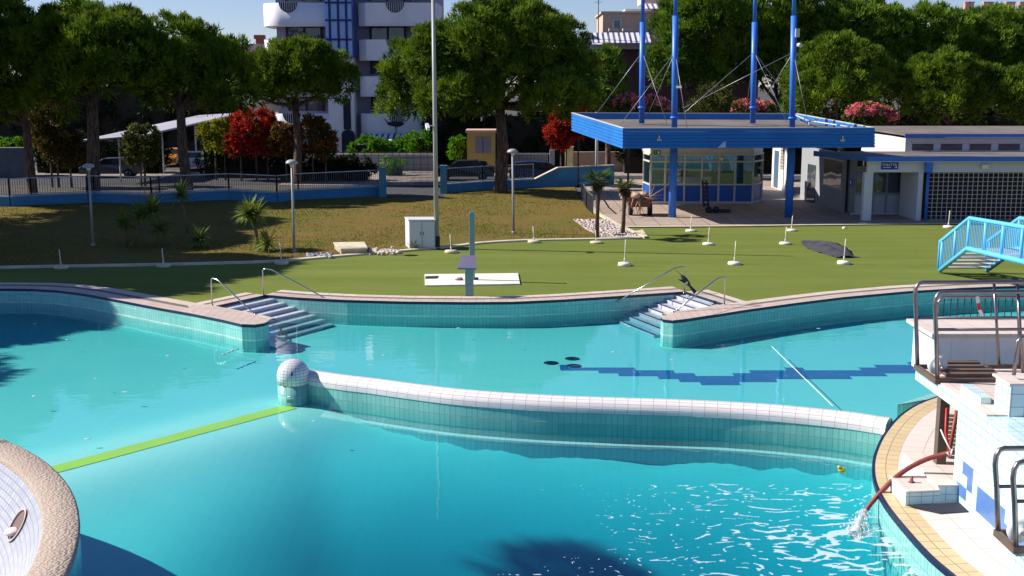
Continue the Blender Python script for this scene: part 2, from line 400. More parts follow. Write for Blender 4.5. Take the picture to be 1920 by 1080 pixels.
def holed(outer, hole, z):
    a = [Vector((x, y, z)) for x, y in outer]; b = [Vector((x, y, z)) for x, y in hole]
    tri = geometry.tessellate_polygon([a, b]); mb = MB(); mb.v = a + b
    for t in tri:
        p0, p1, p2 = (mb.v[k] for k in t)
        mb.idx(t if (p1 - p0).cross(p2 - p0).z > 0 else t[::-1])
    return mb
struct('ground', holed([(-3000, -600), (3000, -600), (3000, 5000), (-3000, 5000)], pool, -.02), M_soil)
struct('turf', holed([(-60, -20), (60, -20), (60, 63), (-60, 63)], pool, 0), M_turf, 'structure')
# walls of the basin
mb = MB(); mb.sweep(outl, [(0, -4.9), (0, .035)]); struct('pool_wall', mb, M_wall)
mb = MB(); mb.sweep(outl, [(-.004, -.035), (-.004, .049), (.0, .049)]); struct('pool_edge_tile', mb, M_edge)
mb = MB(); mb.sweep(outl, [(-.003, WZ + .0), (-.003, WZ + .035)]); struct('waterline_mark', mb, plain('lime_scale', S(186, 216, 208), .6, .2, 3, dirt=S(120, 170, 166)))
# coping: inner band, grating, outer band
mb = MB()
def cop(seg, dz, w=1.0):
    mb.cur = 1; mb.sweep(seg, [(.0, 0), (w * .45, 0)], .05 + dz)
    mb.cur = 2; mb.sweep(seg, [(w * .45, 0), (w * .62, -.004)], .05 + dz)
    mb.cur = 0; mb.sweep(seg, [(w * .62, .006), (w, .006), (w, -.06)], .05 + dz)
cop(segA, 0, 1.15); cop(far, .003, .95); cop(stL, -.003, .85); cop(stR, -.003, .85); cop(segE[1:], 0, 1.0)
mb.cur = 1
mb.prism([(p.x, p.y) for p in [segA[-3]] + [segA[-2]] + tipL + [PZ(352, 572, .05)]], .0, .059)
mb.prism([(p.x, p.y) for p in tipR + segE[1:3] + [PZ(1420, 566, .05)]], .0, .059)
struct('pool_coping', mb, [M_cop, M_copin, M_grate])
# floor: shallow beyond the divider, falling away in front of it
dpx = [(572, 689), (640, 699), (700, 706), (760, 714), (850, 725), (950, 733), (1050, 738.5), (1150, 742), (1250, 745), (1350, 749), (1450, 755), (1550, 764), (1610, 771), (1668, 780)]
div = [PZ(u, v, .17) for u, v in dpx]
bar0, bar1 = PZ(117, 876, -.59), PZ(545, 762, -.59)
line = [Vector((-30, 14)), bar0.xy, bar1.xy] + [p.xy for p in div] + [Vector((30, 22))]
def liney(x):
    for a, b in zip(line, line[1:]):
        if a.x <= x <= b.x: return a.y + (b.y - a.y) * (x - a.x) / (b.x - a.x)
    return 22
def segdist(x, y, a, b):
    d = b - a; t = max(0, min(1, (Vector((x, y)) - a).dot(d) / d.length_squared)); return (Vector((x, y)) - a - d * t).length
def depth(x, y):
    best = min(segdist(x, y, a, b) for a, b in zip(line, line[1:]))
    z = -.76
    if y < liney(x):
        s = max(0, min(1, best / 7.5)); s = s * s * (3 - 2 * s)
        k = max(0, min(1, (x + 6.5) / 8)); k = k * k * (3 - 2 * k)
        z = -.78 - s * (.5 + 1.8 * k) - (.42 * k * min(1, best / .35))
    g = segdist(x, y, (bar0 - (bar1 - bar0) * .5).xy, bar1.xy)
    w_ = math.exp(-(max(0, g - .4) / 1.1) ** 2); return z * (1 - w_) - .60 * w_
mb = MB(); xs = [-34 + i * .4 for i in range(171)]; ys = [4 + i * .36 for i in range(101)]
for y in ys:
    for x in xs: mb.v.append(Vector((x, y, depth(x, y))))
for j in range(100):
    for i in range(170):
        a = j * 171 + i; mb.idx([a, a + 1, a + 172, a + 171], smooth=True)
struct('pool_floor', mb, M_floor)
mb = MB().box(-35, 35, 3, 40.2, -5.2, WZ); w = struct('water', mb, M_water)
# stepped blue mosaic band laid in the pool floor
up = [(1050, 684), (1110, 687), (1160, 690), (1220, 694), (1290, 700), (1330, 706), (1380, 701), (1440, 694), (1500, 691), (1560, 694), (1620, 692), (1660, 686), (1720, 676), (1800, 664)]
lo = [(1050, 690), (1110, 697), (1160, 701), (1220, 705), (1270, 716), (1330, 722), (1390, 720), (1440, 713), (1500, 709), (1560, 709), (1620, 707), (1660, 703), (1720, 699), (1800, 692)]
zf = -.752
U = [PZ(u, v, zf) for u, v in up]; Lw = [PZ(u, v, zf) for u, v in lo]
def itp(P, x):
    for a, b in zip(P, P[1:]):
        if a.x <= x <= b.x: return a.y + (b.y - a.y) * (x - a.x) / (b.x - a.x)
    return None
mb = MB(); x = min(U[0].x, Lw[0].x)
while x < 12:
    a, b = itp(Lw, x + .25), itp(U, x + .25)
    if a and b:
        a = round(a / .3) * .3; b = round(b / .3) * .3
        if b > a: mb.face([(x, a, zf), (x + .5, a, zf), (x + .5, b, zf), (x, b, zf)])
    x += .5
struct('mosaic_band', mb, M_mosaic)
for k, (u, v, lab) in enumerate([(1033, 680.5, 'dark round floor inlet at the left of the cluster, in the pool floor'), (1073, 672.5, 'dark round floor inlet farthest from the divider wall'), (1076, 686, 'dark round floor inlet touching the tip of the blue mosaic band')]):
    c = PZ(u, v, zf); mb = MB().lathe([(.2, -.02), (.2, .008), (.17, .014), (.0, .014)], (0, 0), 20)
    mb.v = [q + Vector((c.x, c.y, zf)) for q in mb.v]
    tag(mb.build('floor_inlet', M_edge, loc=c), lab, 'pool inlet', 'inlets in the pool floor')
# ------------------------------------------------------------------ divider wall + dome post
t = thing('divider_wall', 'long curved low divider wall with a rounded white tiled top across the pool', 'wall', (div[0].x, div[0].y, WZ))
r = .27
def smooth_path(P, k=4):
    out = []
    for i in range(len(P) - 1):
        p0, p1, p2, p3 = P[max(i - 1, 0)], P[i], P[i + 1], P[min(i + 2, len(P) - 1)]
        for j in range(k):
            s = j / k
            out.append(.5 * ((2 * p1) + (p2 - p0) * s + (2 * p0 - 5 * p1 + 4 * p2 - p3) * s * s + (3 * p1 - p0 - 3 * p2 + p3) * s ** 3))
    out.append(P[-1]); return out
dv = smooth_path(div)
cap = [(-r, -.16)] + [(-r * math.cos(a), r * .75 * math.sin(a) - .08) for a in [math.pi * k / 10 for k in range(11)]] + [(r, -.16)]
mb = MB().sweep(dv, cap, .0, True)
for k in range(len(mb.f)): mb.sm.add(k)
mb.build('cap', M_wtile, t)
MB().sweep(dv, [(-r + .012, -4.9), (-r + .012, -.155)], 0).sweep(dv, [(r - .012, -.155), (r - .012, -4.9)], 0).build('wall_face', M_wall, t)
ft = MB().sweep(dv, [(-r - .10, -4.9), (-r - .10, -.82), (-r + .0, -.80)], 0); ft.build('plinth', tile('plinth_tiles', S(196, 228, 218), S(188, 222, 212), S(150, 190, 186), .125, .25, .005, .3), t)
pc = PZ(551, 741, WZ)
t = thing('dome_post', 'round post with a white mosaic dome at the end of the divider wall', 'post', (pc.x, pc.y, WZ))
R0 = .375
prof = [(R0, -.12)] + [(R0 * math.cos(a), .08 + R0 * math.sin(a) * .98) for a in [math.pi / 2 * k / 8 for k in range(9)]]
prof[-1] = (.0, prof[-1][1])
dm = MB().lathe(prof, (pc.x, pc.y), 28)
dm.build('dome', tile('dome_mosaic', S(230, 228, 232), S(218, 216, 224), S(146, 144, 158), .1, .07, .006, .25), t)
MB().lathe([(R0 - .008, -1.6), (R0 - .008, -.12)], (pc.x, pc.y), 24).build('shaft', M_wall, t)
d = Vector((.05, -.39)); MB().box(pc.x + .03, pc.x + .06, pc.y - R0 - .004, pc.y - R0 + .02, .14, .22).build('socket', M_edge, t)
# ------------------------------------------------------------------ green line painted along the submerged sill
d = (bar1 - bar0).normalized(); e = bar1; s0 = bar0 - d * 1.5
nb = Vector((-d.y, d.x, 0)) * .22
mb = MB(); N = 60
for k in range(N):
    a = s0.lerp(e, k / N); b = s0.lerp(e, (k + 1) / N); q = []
    for p_ in (a - nb, b - nb, b + nb, a + nb): q.append(Vector((p_.x, p_.y, -.590)))
    mb.face(q)
struct('lane_line', mb, plain('green_line_paint', S(196, 214, 44), .6, .06, 1))
# ------------------------------------------------------------------ pool steps
def steps(name, A, B, side, label, mb_mat, nos_mat):
    A = A.copy(); B = B.copy(); A.z = B.z = 0
    e = (B - A).normalized(); s = Vector((e.y, -e.x, 0)) * side
    t = thing(name, label, 'steps', (A.x, A.y, 0)); n = 8; rr, tr_ = .105, .37
    b = MB(); ns = MB()
    ext = .9
    for k in range(n):
        z = .05 - rr * (k + 1); o0 = s * (tr_ * k); o1 = s * (tr_ * (k + 1))
        a0, b0, a1, b1 = A + o0 - e * .05, B + o0 + e * .35, A + o1 - e * .05, B + o1 + e * .35
        P = [a0, b0, b1, a1] if (b0 - a0).cross(a1 - a0).z > 0 else [a0, a1, b1, b0]
        b.prism([(q.x, q.y) for q in P], -1.2, z)
        q0, q1 = A + o1 - s * .06, B + o1 - s * .06
        ns.bar(q0 + Vector((0, 0, z + .004)) - e * .04, q1 + Vector((0, 0, z + .004)) + e * .3, .055 if side > 0 else .07, .012)
    b.build('step_body', mb_mat, t); ns.build('nosing', nos_mat, t)
    return s
sL = steps('pool_steps', stL[0], stL[1], 1, 'left pool steps with pale nosings, lying in shade', M_step, M_nos)
sR = steps('pool_steps', stR[1], stR[0], -1, 'right pool steps with dark nosings, bright in the sun', M_step, M_nosd)
# ================================================================== RIGHT TERRACE WITH DIVING TOWER
M_ttile = tile('tower_tiles', S(206, 228, 230), S(190, 220, 226), S(120, 160, 170), .2, .2, .006, .25, .5, stain=S(214, 226, 226))
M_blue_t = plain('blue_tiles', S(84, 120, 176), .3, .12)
M_stone2 = tile('yellow_coping', S(212, 190, 150), S(204, 180, 140), S(140, 116, 90), .28, .28, .007, .55, .3, stain=S(196, 170, 130))
M_terr = tile('terrace_tiles', S(222, 206, 196), S(214, 198, 190), S(176, 156, 146), .4, .4, .006, .5, .3, stain=S(206, 192, 184))
M_brown = plain('weathered_metal', S(96, 82, 72), .55, .2, 3, spec=.4, dirt=S(120, 70, 50))
M_hose = plain('red_hose', S(128, 54, 48), .5, .15, 3)
M_dark = plain('dark_slate', S(40, 42, 54), .7, .2)
isl = zs([(1758, 743), (1719, 758), (1686, 780), (1660, 810), (1645, 838), (1637, 866), (1638, 895), (1647, 921), (1667, 954), (1704, 999), (1745, 1043), (1790, 1081), (1840, 1125)])
isl = smooth_path(isl, 3)
back = [Vector((8.0, 24.0, 0)), Vector((9.6, 24.6, 0)), Vector((20, 24.6, 0)), Vector((20, 8, 0)), Vector((8.3, 8, 0))]
poly = [(p.x, p.y) for p in isl] + [(7.9, 12.4), (8.3, 8), (20, 8), (20, 24.6), (9.6, 24.6), (8.2, 23.4)]
struct('terrace_base', MB().prism(poly, -4.9, .02), M_wall)
pathr = isl[::-1]
mb = MB(); mb.sweep(pathr, [(.0, -.03), (.0, .03), (-.42, .032), (-.42, -.05)], .02) ; struct('terrace_coping', mb, M_stone2)
mb = MB(); mb.sweep(pathr, [(.012, -.06), (.012, .034), (-.035, .035)], .02); struct('terrace_edge_tile', mb, M_edge)
mb = MB(); mb.sweep(pathr, [(-.42, .03), (-.8, .055), (-2.2, .06)], .02); struct('terrace_floor', mb, M_terr)
# --- the low springboard block on the terrace
A, B, C = PZ(1668, 893, .29), PZ(1699, 922, .29), PZ(1764, 919, .29)
D = A + (C - B)
t = thing('anchor_block', 'low white topped tiled block with a bolt, beside the yellow coping', 'block', (B.x, B.y, .05))
MB().prism([(q.x, q.y) for q in (A, B, C, D)], .04, .262).build('block_body', M_ttile, t)
MB().prism([(q.x, q.y) for q in (A, B, C, D)], .263, .295).build('block_top', M_terr, t, bevel=.01)
q = PZ(1709, 905, .29); MB().lathe([(.05, .295), (.05, .31), (.025, .315), (.025, .40), (0, .405)], (q.x, q.y), 12).build('bolt', M_hose, t)
x0, y0 = B.x + .62, B.y + .06
t = thing('tiled_ledge', 'raised tiled ledge between the low bolt block and the diving tower', 'ledge', (x0, y0, 0))
MB().box(C.x - .02, 7.6, C.y + .05, C.y + 1.75, .06, .33).build('ledge_body', M_ttile, t)
MB().box(C.x - .04, 7.6, C.y + .04, C.y + 1.76, .331, .36).build('ledge_top', M_terr, t)
pit = [(B.x + .02, B.y - .05), (C.x + .30, C.y - .03), (C.x + .30, C.y - .42), (B.x + .42, B.y - .42)]  # flat dark panel drawn where the shaded pit opens
tag(MB().prism(pit, .07, .092).build('pit_shade_panel', M_dark, loc=(pit[0][0], pit[0][1], .07)), 'flat dark cover standing in for the shaded pit in front of the bolt block', 'cover')
# --- the tower
t = thing('diving_tower', 'white and pale blue tiled diving tower with a cantilevered platform', 'diving tower', (7.3, 15, 0))
TX = 7.2
mb = MB().box(TX, 14, 10.5, 17.75, .03, 1.66); body = mb.build('tower_wall', M_ttile, t)
mb = MB().box(7.02, 14, 10.5, 19.25, 1.661, 1.85); mb.build('platform_slab', M_ttile, t)
MB().box(7.06, 14, 16.35, 19.2, 1.851, 1.875).build('platform_floor', M_terr, t)
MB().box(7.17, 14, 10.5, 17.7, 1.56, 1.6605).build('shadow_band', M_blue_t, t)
MB().box(7.38, 9.5, 16.32, 16.85, 1.8505, 2.33).build('pedestal', M_ttile, t)
MB().box(7.34, 9.5, 16.28, 16.9, 2.331, 2.37).build('pedestal_cap', M_terr, t)
mb = MB(); mb.box(7.2, 7.36, 16.92, 17.7, 1.876, 1.98); mb.build('kerb', M_ttile, t)
# blue mosaic stepping down the side of the tower
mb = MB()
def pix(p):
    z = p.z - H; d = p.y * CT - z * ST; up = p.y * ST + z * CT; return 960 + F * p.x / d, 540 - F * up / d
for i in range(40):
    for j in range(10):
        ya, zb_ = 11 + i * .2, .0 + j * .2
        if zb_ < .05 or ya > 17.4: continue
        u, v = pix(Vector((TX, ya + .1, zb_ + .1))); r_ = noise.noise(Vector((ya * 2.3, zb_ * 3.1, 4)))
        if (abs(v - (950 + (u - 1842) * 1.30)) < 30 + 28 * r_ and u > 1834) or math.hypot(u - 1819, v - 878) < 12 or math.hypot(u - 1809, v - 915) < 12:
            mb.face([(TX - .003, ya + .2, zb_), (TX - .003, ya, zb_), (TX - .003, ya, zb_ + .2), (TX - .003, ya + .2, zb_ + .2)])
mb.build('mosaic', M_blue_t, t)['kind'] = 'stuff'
# --- white plinth behind the stand
PL = PY(1720, 622, 20.3); PLx = PY(1758, 632, 19.7)
t = thing('white_plinth', 'white walled plinth behind the upper springboard stand', 'plinth', (PLx.x, 19.7, 0))
MB().box(PLx.x, 14, 19.72, 20.9, 1.5, PLx.z).box(9.2, 13.9, 17.76, 20.8, .03, 1.499).build('plinth_wall', tile('plinth_white', S(226, 226, 230), S(220, 220, 226), S(200, 200, 206), .6, .6, .004, .5), t)
MB().box(PLx.x - .12, 14, 19.64, 20.98, PLx.z + .001, PLx.z + .07).build('plinth_cap', M_terr, t)
# --- springboard stands
def stand(label, X, yn, yf, z0, pts, xr, slat):
    """pts: (top z, mid z, lean) ; rails run along +X at yn (near) and yf (far)"""
    top, mid, lean = pts
    t = thing('springboard_stand', label, 'diving stand', (X, (yn + yf) / 2, z0), 'springboard stands on the diving tower')
    for y, dz in ((yn, 0), (yf, .0)):
        pth = [(X, y, z0), (X - lean * .55, y, z0 + (top - z0) * .55), (X - lean * .9, y, top - .22), (X - lean * .85, y, top - .1), (X - lean * .55, y, top - .02), (X - lean * .1, y, top), (X + xr, y, top + .02)]
        MB().tube(pth, .036, 10).build('rail', M_steel2, t)
        MB().tube([(X - lean * .62 + .02, y, mid), (X + xr, y, mid + .02)], .026, 8).build('mid_rail', M_steel2, t)
        MB().tube([(X + 1.42, y + .02, z0 + .03), (X + 1.22, y + .02, top)], .026, 8).build('brace', M_steel2, t)
        MB().tube([(X + 1.78, y + .02, z0 + .03), (X + 1.62, y + .02, top)], .026, 8).build('brace', M_steel2, t)
    fr = MB()
    fr.bar((X - .02, yn - .04, z0 + .02), (X - .02, yf + .04, z0 + .02), .07, .09)
    fr.bar((X - .03, yn, z0 + .02), (X + xr, yn, z0 + .02), .06, .09); fr.bar((X - .03, yf, z0 + .02), (X + xr, yf, z0 + .02), .06, .09)
    fr.build('frame', M_brown, t)
    if slat:
        yy = yn + .08
        for k in range(4):
            w = (yf - yn - .2) / 4
            MB().box(X + .16, X + .95 + .1 * (k < 2), yy + k * w, yy + k * w + w * .78, z0 + .075 + .02 * k, z0 + .12 + .02 * k).build('slat', M_brown, t)
    cy = yn + .38 * (yf - yn)
    wb = MB(); n0 = len(wb.v); wb.lathe([(.0, -.035), (.12, -.035), (.165, -.02), (.165, .02), (.12, .035), (.06, .04), (.055, .09), (.0, .095)], (0, 0), 24)
    wb.v = [Vector((X + .12 + v.x, cy - v.z, z0 + .2 + v.y)) for v in wb.v]
    w = wb.build('fulcrum_wheel', M_white, t); hb = MB().tube([(X + .12, cy - .09, z0 + .2), (X + .12, cy - .24, z0 + .2)], .02, 8); hb.build('axle', M_steel2, w)
    return t
q0 = PZ(1757, 716, 1.88); qf = PZ(1717, 690, 1.88)
tp = PY(1745, 548, q0.y)
ts = stand('upper springboard stand with a white wheel, bent rails and brown slats', (q0.x + qf.x) / 2 + .02, q0.y, qf.y, 1.875, (tp.z, PY(1750, 618, q0.y).z, .14), 4.5, True)
MB().tube([(8.05, qf.y - .35, 1.88), (8.05, qf.y - .35, 2.0)], .06, 8).build('pivot', M_brown, ts)
# --- lower stand on its own pedestal near the camera
qb = PY(1905, 1036, 14.0)
t = thing('stand_pedestal', 'pale tiled pedestal under the lower springboard stand', 'pedestal', (qb.x, 14, 0))
MB().box(qb.x + .0, 7.195, 12.6, 14.25, .03, qb.z - .03).build('pedestal_body', M_ttile, t)
stand('lower springboard stand at the frame edge with a white wheel', qb.x, 14.0, 14.0 + .55, qb.z + .02, (PY(1885, 866, 14).z, PY(1890, 940, 14).z, .13), 1.6, False)
# --- small grab rail on the pedestal, railing with thin bars behind
t = thing('grab_rail', 'short bent steel grab rail standing on the tower pedestal', 'rail', (7.6, 16.6, 2.37))
a = PY(1901, 703, 16.55); b_ = PY(1908, 640, 16.55); c_ = PY(1915, 632, 16.55)
MB().tube([a, b_, c_, c_ + Vector((1.5, 0, .01))], .03, 8).build('tube', M_steel2, t)
t = thing('stair_railing', 'steel railing with thin upright bars behind the upper stand', 'railing', (8, 21, 1))
a = PY(1751, 648, 21.0); b_ = PY(1758, 557, 21.0)
MB().tube([a, Vector((a.x + .02, 21, b_.z - .1)), Vector((a.x + .1, 21, b_.z)), Vector((14, 21, b_.z))], .03, 8).build('frame', M_steel2, t)
lz = PY(1751, 604, 21).z; lz = PY(1755, 609, 21).z
MB().tube([(a.x, 21, lz), (14, 21, lz)], .024, 8).build('bottom_bar', M_steel2, t)
mb = MB(); x = a.x + .14
while x < 11: mb.tube([(x, 21, lz), (x, 21, b_.z)], .009, 5); x += .128
mb.build('bars', M_dark, t)
q = PY(1832, 556, 20.95)
tp = [(q.x, 20.94, q.z), (q.x + .03, 20.93, q.z - .12), (q.x + .05, 20.92, q.z - .25), (q.x + .12, 20.93, q.z - .36)]
mb = MB()
for k in range(3):
    mb.cur = k % 2; a1, b1 = Vector(tp[k]), Vector(tp[k + 1]); w = Vector((.03, 0, .01)); mb.hexa([a1 - w, a1 + w, a1 + w + Vector((0, .004, 0)), a1 - w + Vector((0, .004, 0)), b1 - w, b1 + w, b1 + w + Vector((0, .004, 0)), b1 - w + Vector((0, .004, 0))])
tag(mb.build('barrier_tape', [M_white, plain('red_tape', S(190, 50, 60), .5)], loc=q), 'torn red and white tape tied to the thin barred railing', 'tape')
# --- blue column under platform + hose
t = thing('support_pole', 'red brown painted support pole under the diving platform', 'pole', (7.3, 18.6, .08))
a = PY(1768, 772, 18.6); MB().bar((a.x, 18.6, .08), (a.x, 18.6, 1.66), .16, .16, (0, 1, 0)).build('pole_shaft', M_brown, t)
MB().box(a.x - .13, a.x + .13, 18.47, 18.73, .07, .10).build('base_plate', M_dark, t)
t = thing('slatted_bench', 'cream slatted panel leaning behind the red hose pole', 'panel', (7.6, 18.3, .08))
for k in range(14): MB().box(a.x + .18, a.x + .62, 18.9, 18.93, .1 + k * .075, .155 + k * .075).build('slat', plain('cream_slats', S(206, 200, 170), .6), t)
MB().tube([(a.x + .3, 18.86, .1), (a.x + .26, 18.85, .5), (a.x + .34, 18.86, 1.2)], .035, 8).build('post', M_hose, t)
hp = [PY(1806, 838, 17.85), PY(1790, 846, 17.95), PY(1765, 853, 18.05), PY(1735, 862, 18.1), PY(1700, 880, 18.1), PY(1672, 902, 18.05), PY(1648, 927, 18.0), PY(1632, 945, 17.98), PY(1623, 958, 17.95)]
HE = hp[-1]
tag(MB().tube(smooth_path(hp, 3), .042, 10).build('hose', M_hose, loc=hp[-1]), 'thick red brown hose arching from the tower to spill water into the pool', 'hose')
tag(MB().tube([PY(1775, 765, 18.45), PY(1773, 810, 18.4), PY(1780, 850, 18.1)], .022, 8).build('hose_lead', plain('bright_red_hose', S(190, 40, 34), .45), loc=(a.x, 18.4, .5)), 'thin bright red hose hanging down the support pole', 'hose')
mb = MB().tube([PY(1782, 843, 17.9), PY(1770, 820, 18.1), PY(1764, 806, 18.3)], .014, 6); mb.tube([PY(1786, 842, 17.88), PY(1782, 856, 17.9), PY(1776, 849, 17.9)], .014, 6)
tag(mb.build('rope', M_white, loc=(a.x, 18, .5)), 'short white rope tying the red brown hose to its pole', 'rope')
# water jet and spray from the hose
M_jet = bpy.data.materials.new('falling_water'); M_jet.use_nodes = True; n = M_jet.node_tree.nodes; l = M_jet.node_tree.links
p = n['Principled BSDF']; p.inputs['Base Color'].default_value = (.8, .88, .9, 1); p.inputs['Roughness'].default_value = .1; p.inputs['Alpha'].default_value = .55
g0 = PZ(1603, 1004, WZ)
mb = MB().tube([HE, HE.lerp(g0, .35) + Vector((-.02, 0, .02)), HE.lerp(g0, .7) + Vector((-.01, 0, .02)), g0], [.045, .05, .06, .10], 8)
for k in range(420):
    s = rnd.random(); q = HE.lerp(g0, s) + Vector((rnd.gauss(0, .03 + .10 * s), rnd.gauss(0, .03 + .10 * s), abs(rnd.gauss(0, .03)) )); r0 = rnd.uniform(.006, .018); mb.ell(q, (r0, r0, r0 * 1.4), 5, 4)
tag(mb.build('water_jet', M_jet, loc=g0), 'clear jet of water falling from the hose end into the pool', 'water jet')
# foam floating round the outlet
M_foam = plain('foam_white', S(206, 216, 230), .7, .06, 6); M_foam.node_tree.nodes['Principled BSDF'].inputs['Alpha'].default_value = .7
mb = MB(); cs = .0145; fc = g0
def foam_val(x, y):
    dx, dy = x - fc.x, y - fc.y
    d = math.hypot(dx * .8, dy)
    w = Vector((x * 1.9 + .6 * noise.noise(Vector((x * 1.3, y * 1.6, 3))), y * 3.6 + .5 * noise.noise(Vector((x * 1.7, y * 1.7, 9))), 0))
    v = 1 - abs(noise.noise(w * 1.0)) * 3.4
    v2 = 1 - abs(noise.noise(w * 2.3 + Vector((5, 2, 1)))) * 3.0
    br = .5 + .5 * noise.noise(Vector((x * .55, y * .8, 7)))
    f = .62 * v + .38 * v2
    return f * (.7 + .6 * br) - (.34 + .085 * d + .25 * max(0, d - 4.6)) + (.5 * max(0, 1 - d / .75))
nx, ny = int(7.6 / cs), int(4.6 / cs)
for i in range(nx):
    for j in range(ny):
        x, y = fc.x - 6.3 + i * cs, fc.y - 2.2 + j * cs
        if foam_val(x, y) > .29:
            mb.face([(x, y, WZ + .004), (x + cs, y, WZ + .004), (x + cs, y + cs, WZ + .004), (x, y + cs, WZ + .004)])
struct('foam', mb, M_foam, 'stuff')
# ================================================================== LEFT ROUND TOWER
RC, RR, ZT = Vector((-13.86, 11.24)), 8.684, 1.0
WID = .45
M_peb, n, l, p = newmat('pebble_concrete')
tc = n.new('ShaderNodeTexCoord'); v = n.new('ShaderNodeTexVoronoi'); v.inputs['Scale'].default_value = 26; l.new(tc.outputs['Object'], v.inputs['Vector'])
c = ramp(n, l, noise_n(n, l, 40, 2), [(.3, S(150, 134, 120)), (.55, S(172, 154, 140)), (.75, S(200, 186, 174))])
c = mixrgb(n, l, ramp(n, l, noise_n(n, l, 1.2, 5), [(.45, 0.0), (.7, .35)]), c, S(160, 140, 126))
l.new(c, p.inputs['Base Color']); p.inputs['Roughness'].default_value = .85; bump(n, l, p, v.outputs['Distance'], .02, .8)
M_ring = tile('ring_mosaic', S(176, 178, 188), S(158, 160, 172), S(122, 124, 138), .12, .10, .007, .35, stain=S(150, 150, 162))
t = thing('round_basin_wall', 'big round tower wall with pebbled top and pale tiled inside', 'wall', (RC.x, RC.y, WZ))
N = 120
def arc(rad, z): return [Vector((RC.x + rad * math.cos(2 * math.pi * k / N), RC.y + rad * math.sin(2 * math.pi * k / N), z)) for k in range(N)]
oT, iT = arc(RR, ZT), arc(RR - WID, ZT)
mb = MB()
prof = [(RR - .015, ZT - .10), (RR + .012, ZT - .08), (RR + .012, ZT - .02), (RR - .02, ZT), (RR - WID + .02, ZT), (RR - WID, ZT - .02), (RR - WID - .01, ZT - .09)]
mb.lathe(prof, (RC.x, RC.y), N, cap=False)
mb.build('pebble_top', M_peb, t)
mb = MB()
for k in range(N):
    j = (k + 1) % N; u0, u1 = k * 2 * math.pi * RR / N, (k + 1) * 2 * math.pi * RR / N
    a, b = oT[k], oT[j]; mb.face([(a.x, a.y, -4.9), (b.x, b.y, -4.9), (b.x, b.y, ZT - .09), (a.x, a.y, ZT - .09)], [(u0, -4.9), (u1, -4.9), (u1, ZT), (u0, ZT)], True)
mb.build('outer_face', tile('blue_outer_tiles', S(96, 140, 186), S(80, 124, 176), S(50, 80, 130), .125, .25, .006, .25), t)
# inner dish: sloping down to a floor, with a niche lying in it
mb = MB(); prof = [(RR - WID - .001, ZT - .085), (RR - WID - .05, ZT - .15), (RR - WID - .85, ZT - 1.35), (RR - WID - 1.2, ZT - 1.45), (.01, ZT - 1.5)]
mb.lathe(prof, (RC.x, RC.y), N, cap=False); dish = mb.build('inner_face', M_ring, t)
r_ = ray(34, 985); q = None
for k in range(4000):
    q = Vector((0, 0, H)) + r_ * (10 + k * .003); rad = math.hypot(q.x - RC.x, q.y - RC.y)
    if rad < RR - WID:
        P_ = [(RR - WID - .001, ZT - .085), (RR - WID - .05, ZT - .15), (RR - WID - .85, ZT - 1.35), (RR - WID - 1.2, ZT - 1.45), (.01, ZT - 1.5)]
        zz = next(b[1] + (a[1] - b[1]) * (rad - b[0]) / (a[0] - b[0]) for a, b in zip(P_, P_[1:]) if b[0] <= rad <= a[0] + .002)
        if q.z <= zz: break
sg = next((a, b) for a, b in zip(P_, P_[1:]) if b[0] <= rad <= a[0] + .002); nr_, nz_ = (sg[0][1] - sg[1][1]), (sg[0][0] - sg[1][0])
inw = Vector((RC.x - q.x, RC.y - q.y, 0)).normalized(); nrm = (inw * nr_ + Vector((0, 0, nz_))).normalized(); pass
ax = nrm.cross(Vector((0, 0, 1))).normalized(); ay = nrm.cross(ax).normalized()
if ay.z < 0: ay = -ay
def disc(c, a, b, ra, rb, N=24): return [c + a * (ra * math.cos(2 * math.pi * k / N)) + b * (rb * math.sin(2 * math.pi * k / N)) for k in range(N)]
q = q + nrm * .03
o_ = disc(q, ax, ay, .27, .25); i_ = disc(q, ax, ay, .24, .22); bk = disc(q - nrm * .024, ax, ay, .24, .22)
mb = MB()
for k in range(24): j = (k + 1) % 24; mb.face([o_[k], o_[j], i_[j], i_[k]]); mb.face([i_[k], i_[j], bk[j], bk[k]])
ni = mb.build('niche_rim', plain('niche_rim', S(176, 164, 162), .6), t)
mb = MB(); mb.face(bk); mb.build('niche_back', plain('niche_brown', S(104, 82, 78), .7), t)
mb = MB().ell(q - ay * .10 - nrm * .02, (.13, .13, .05), 14, 8); mb.build('niche_sunlit_bottom', plain('niche_sunlit_tone', S(235, 214, 214), .4), t)  # pale lump paints the sunlit bottom of the niche hole
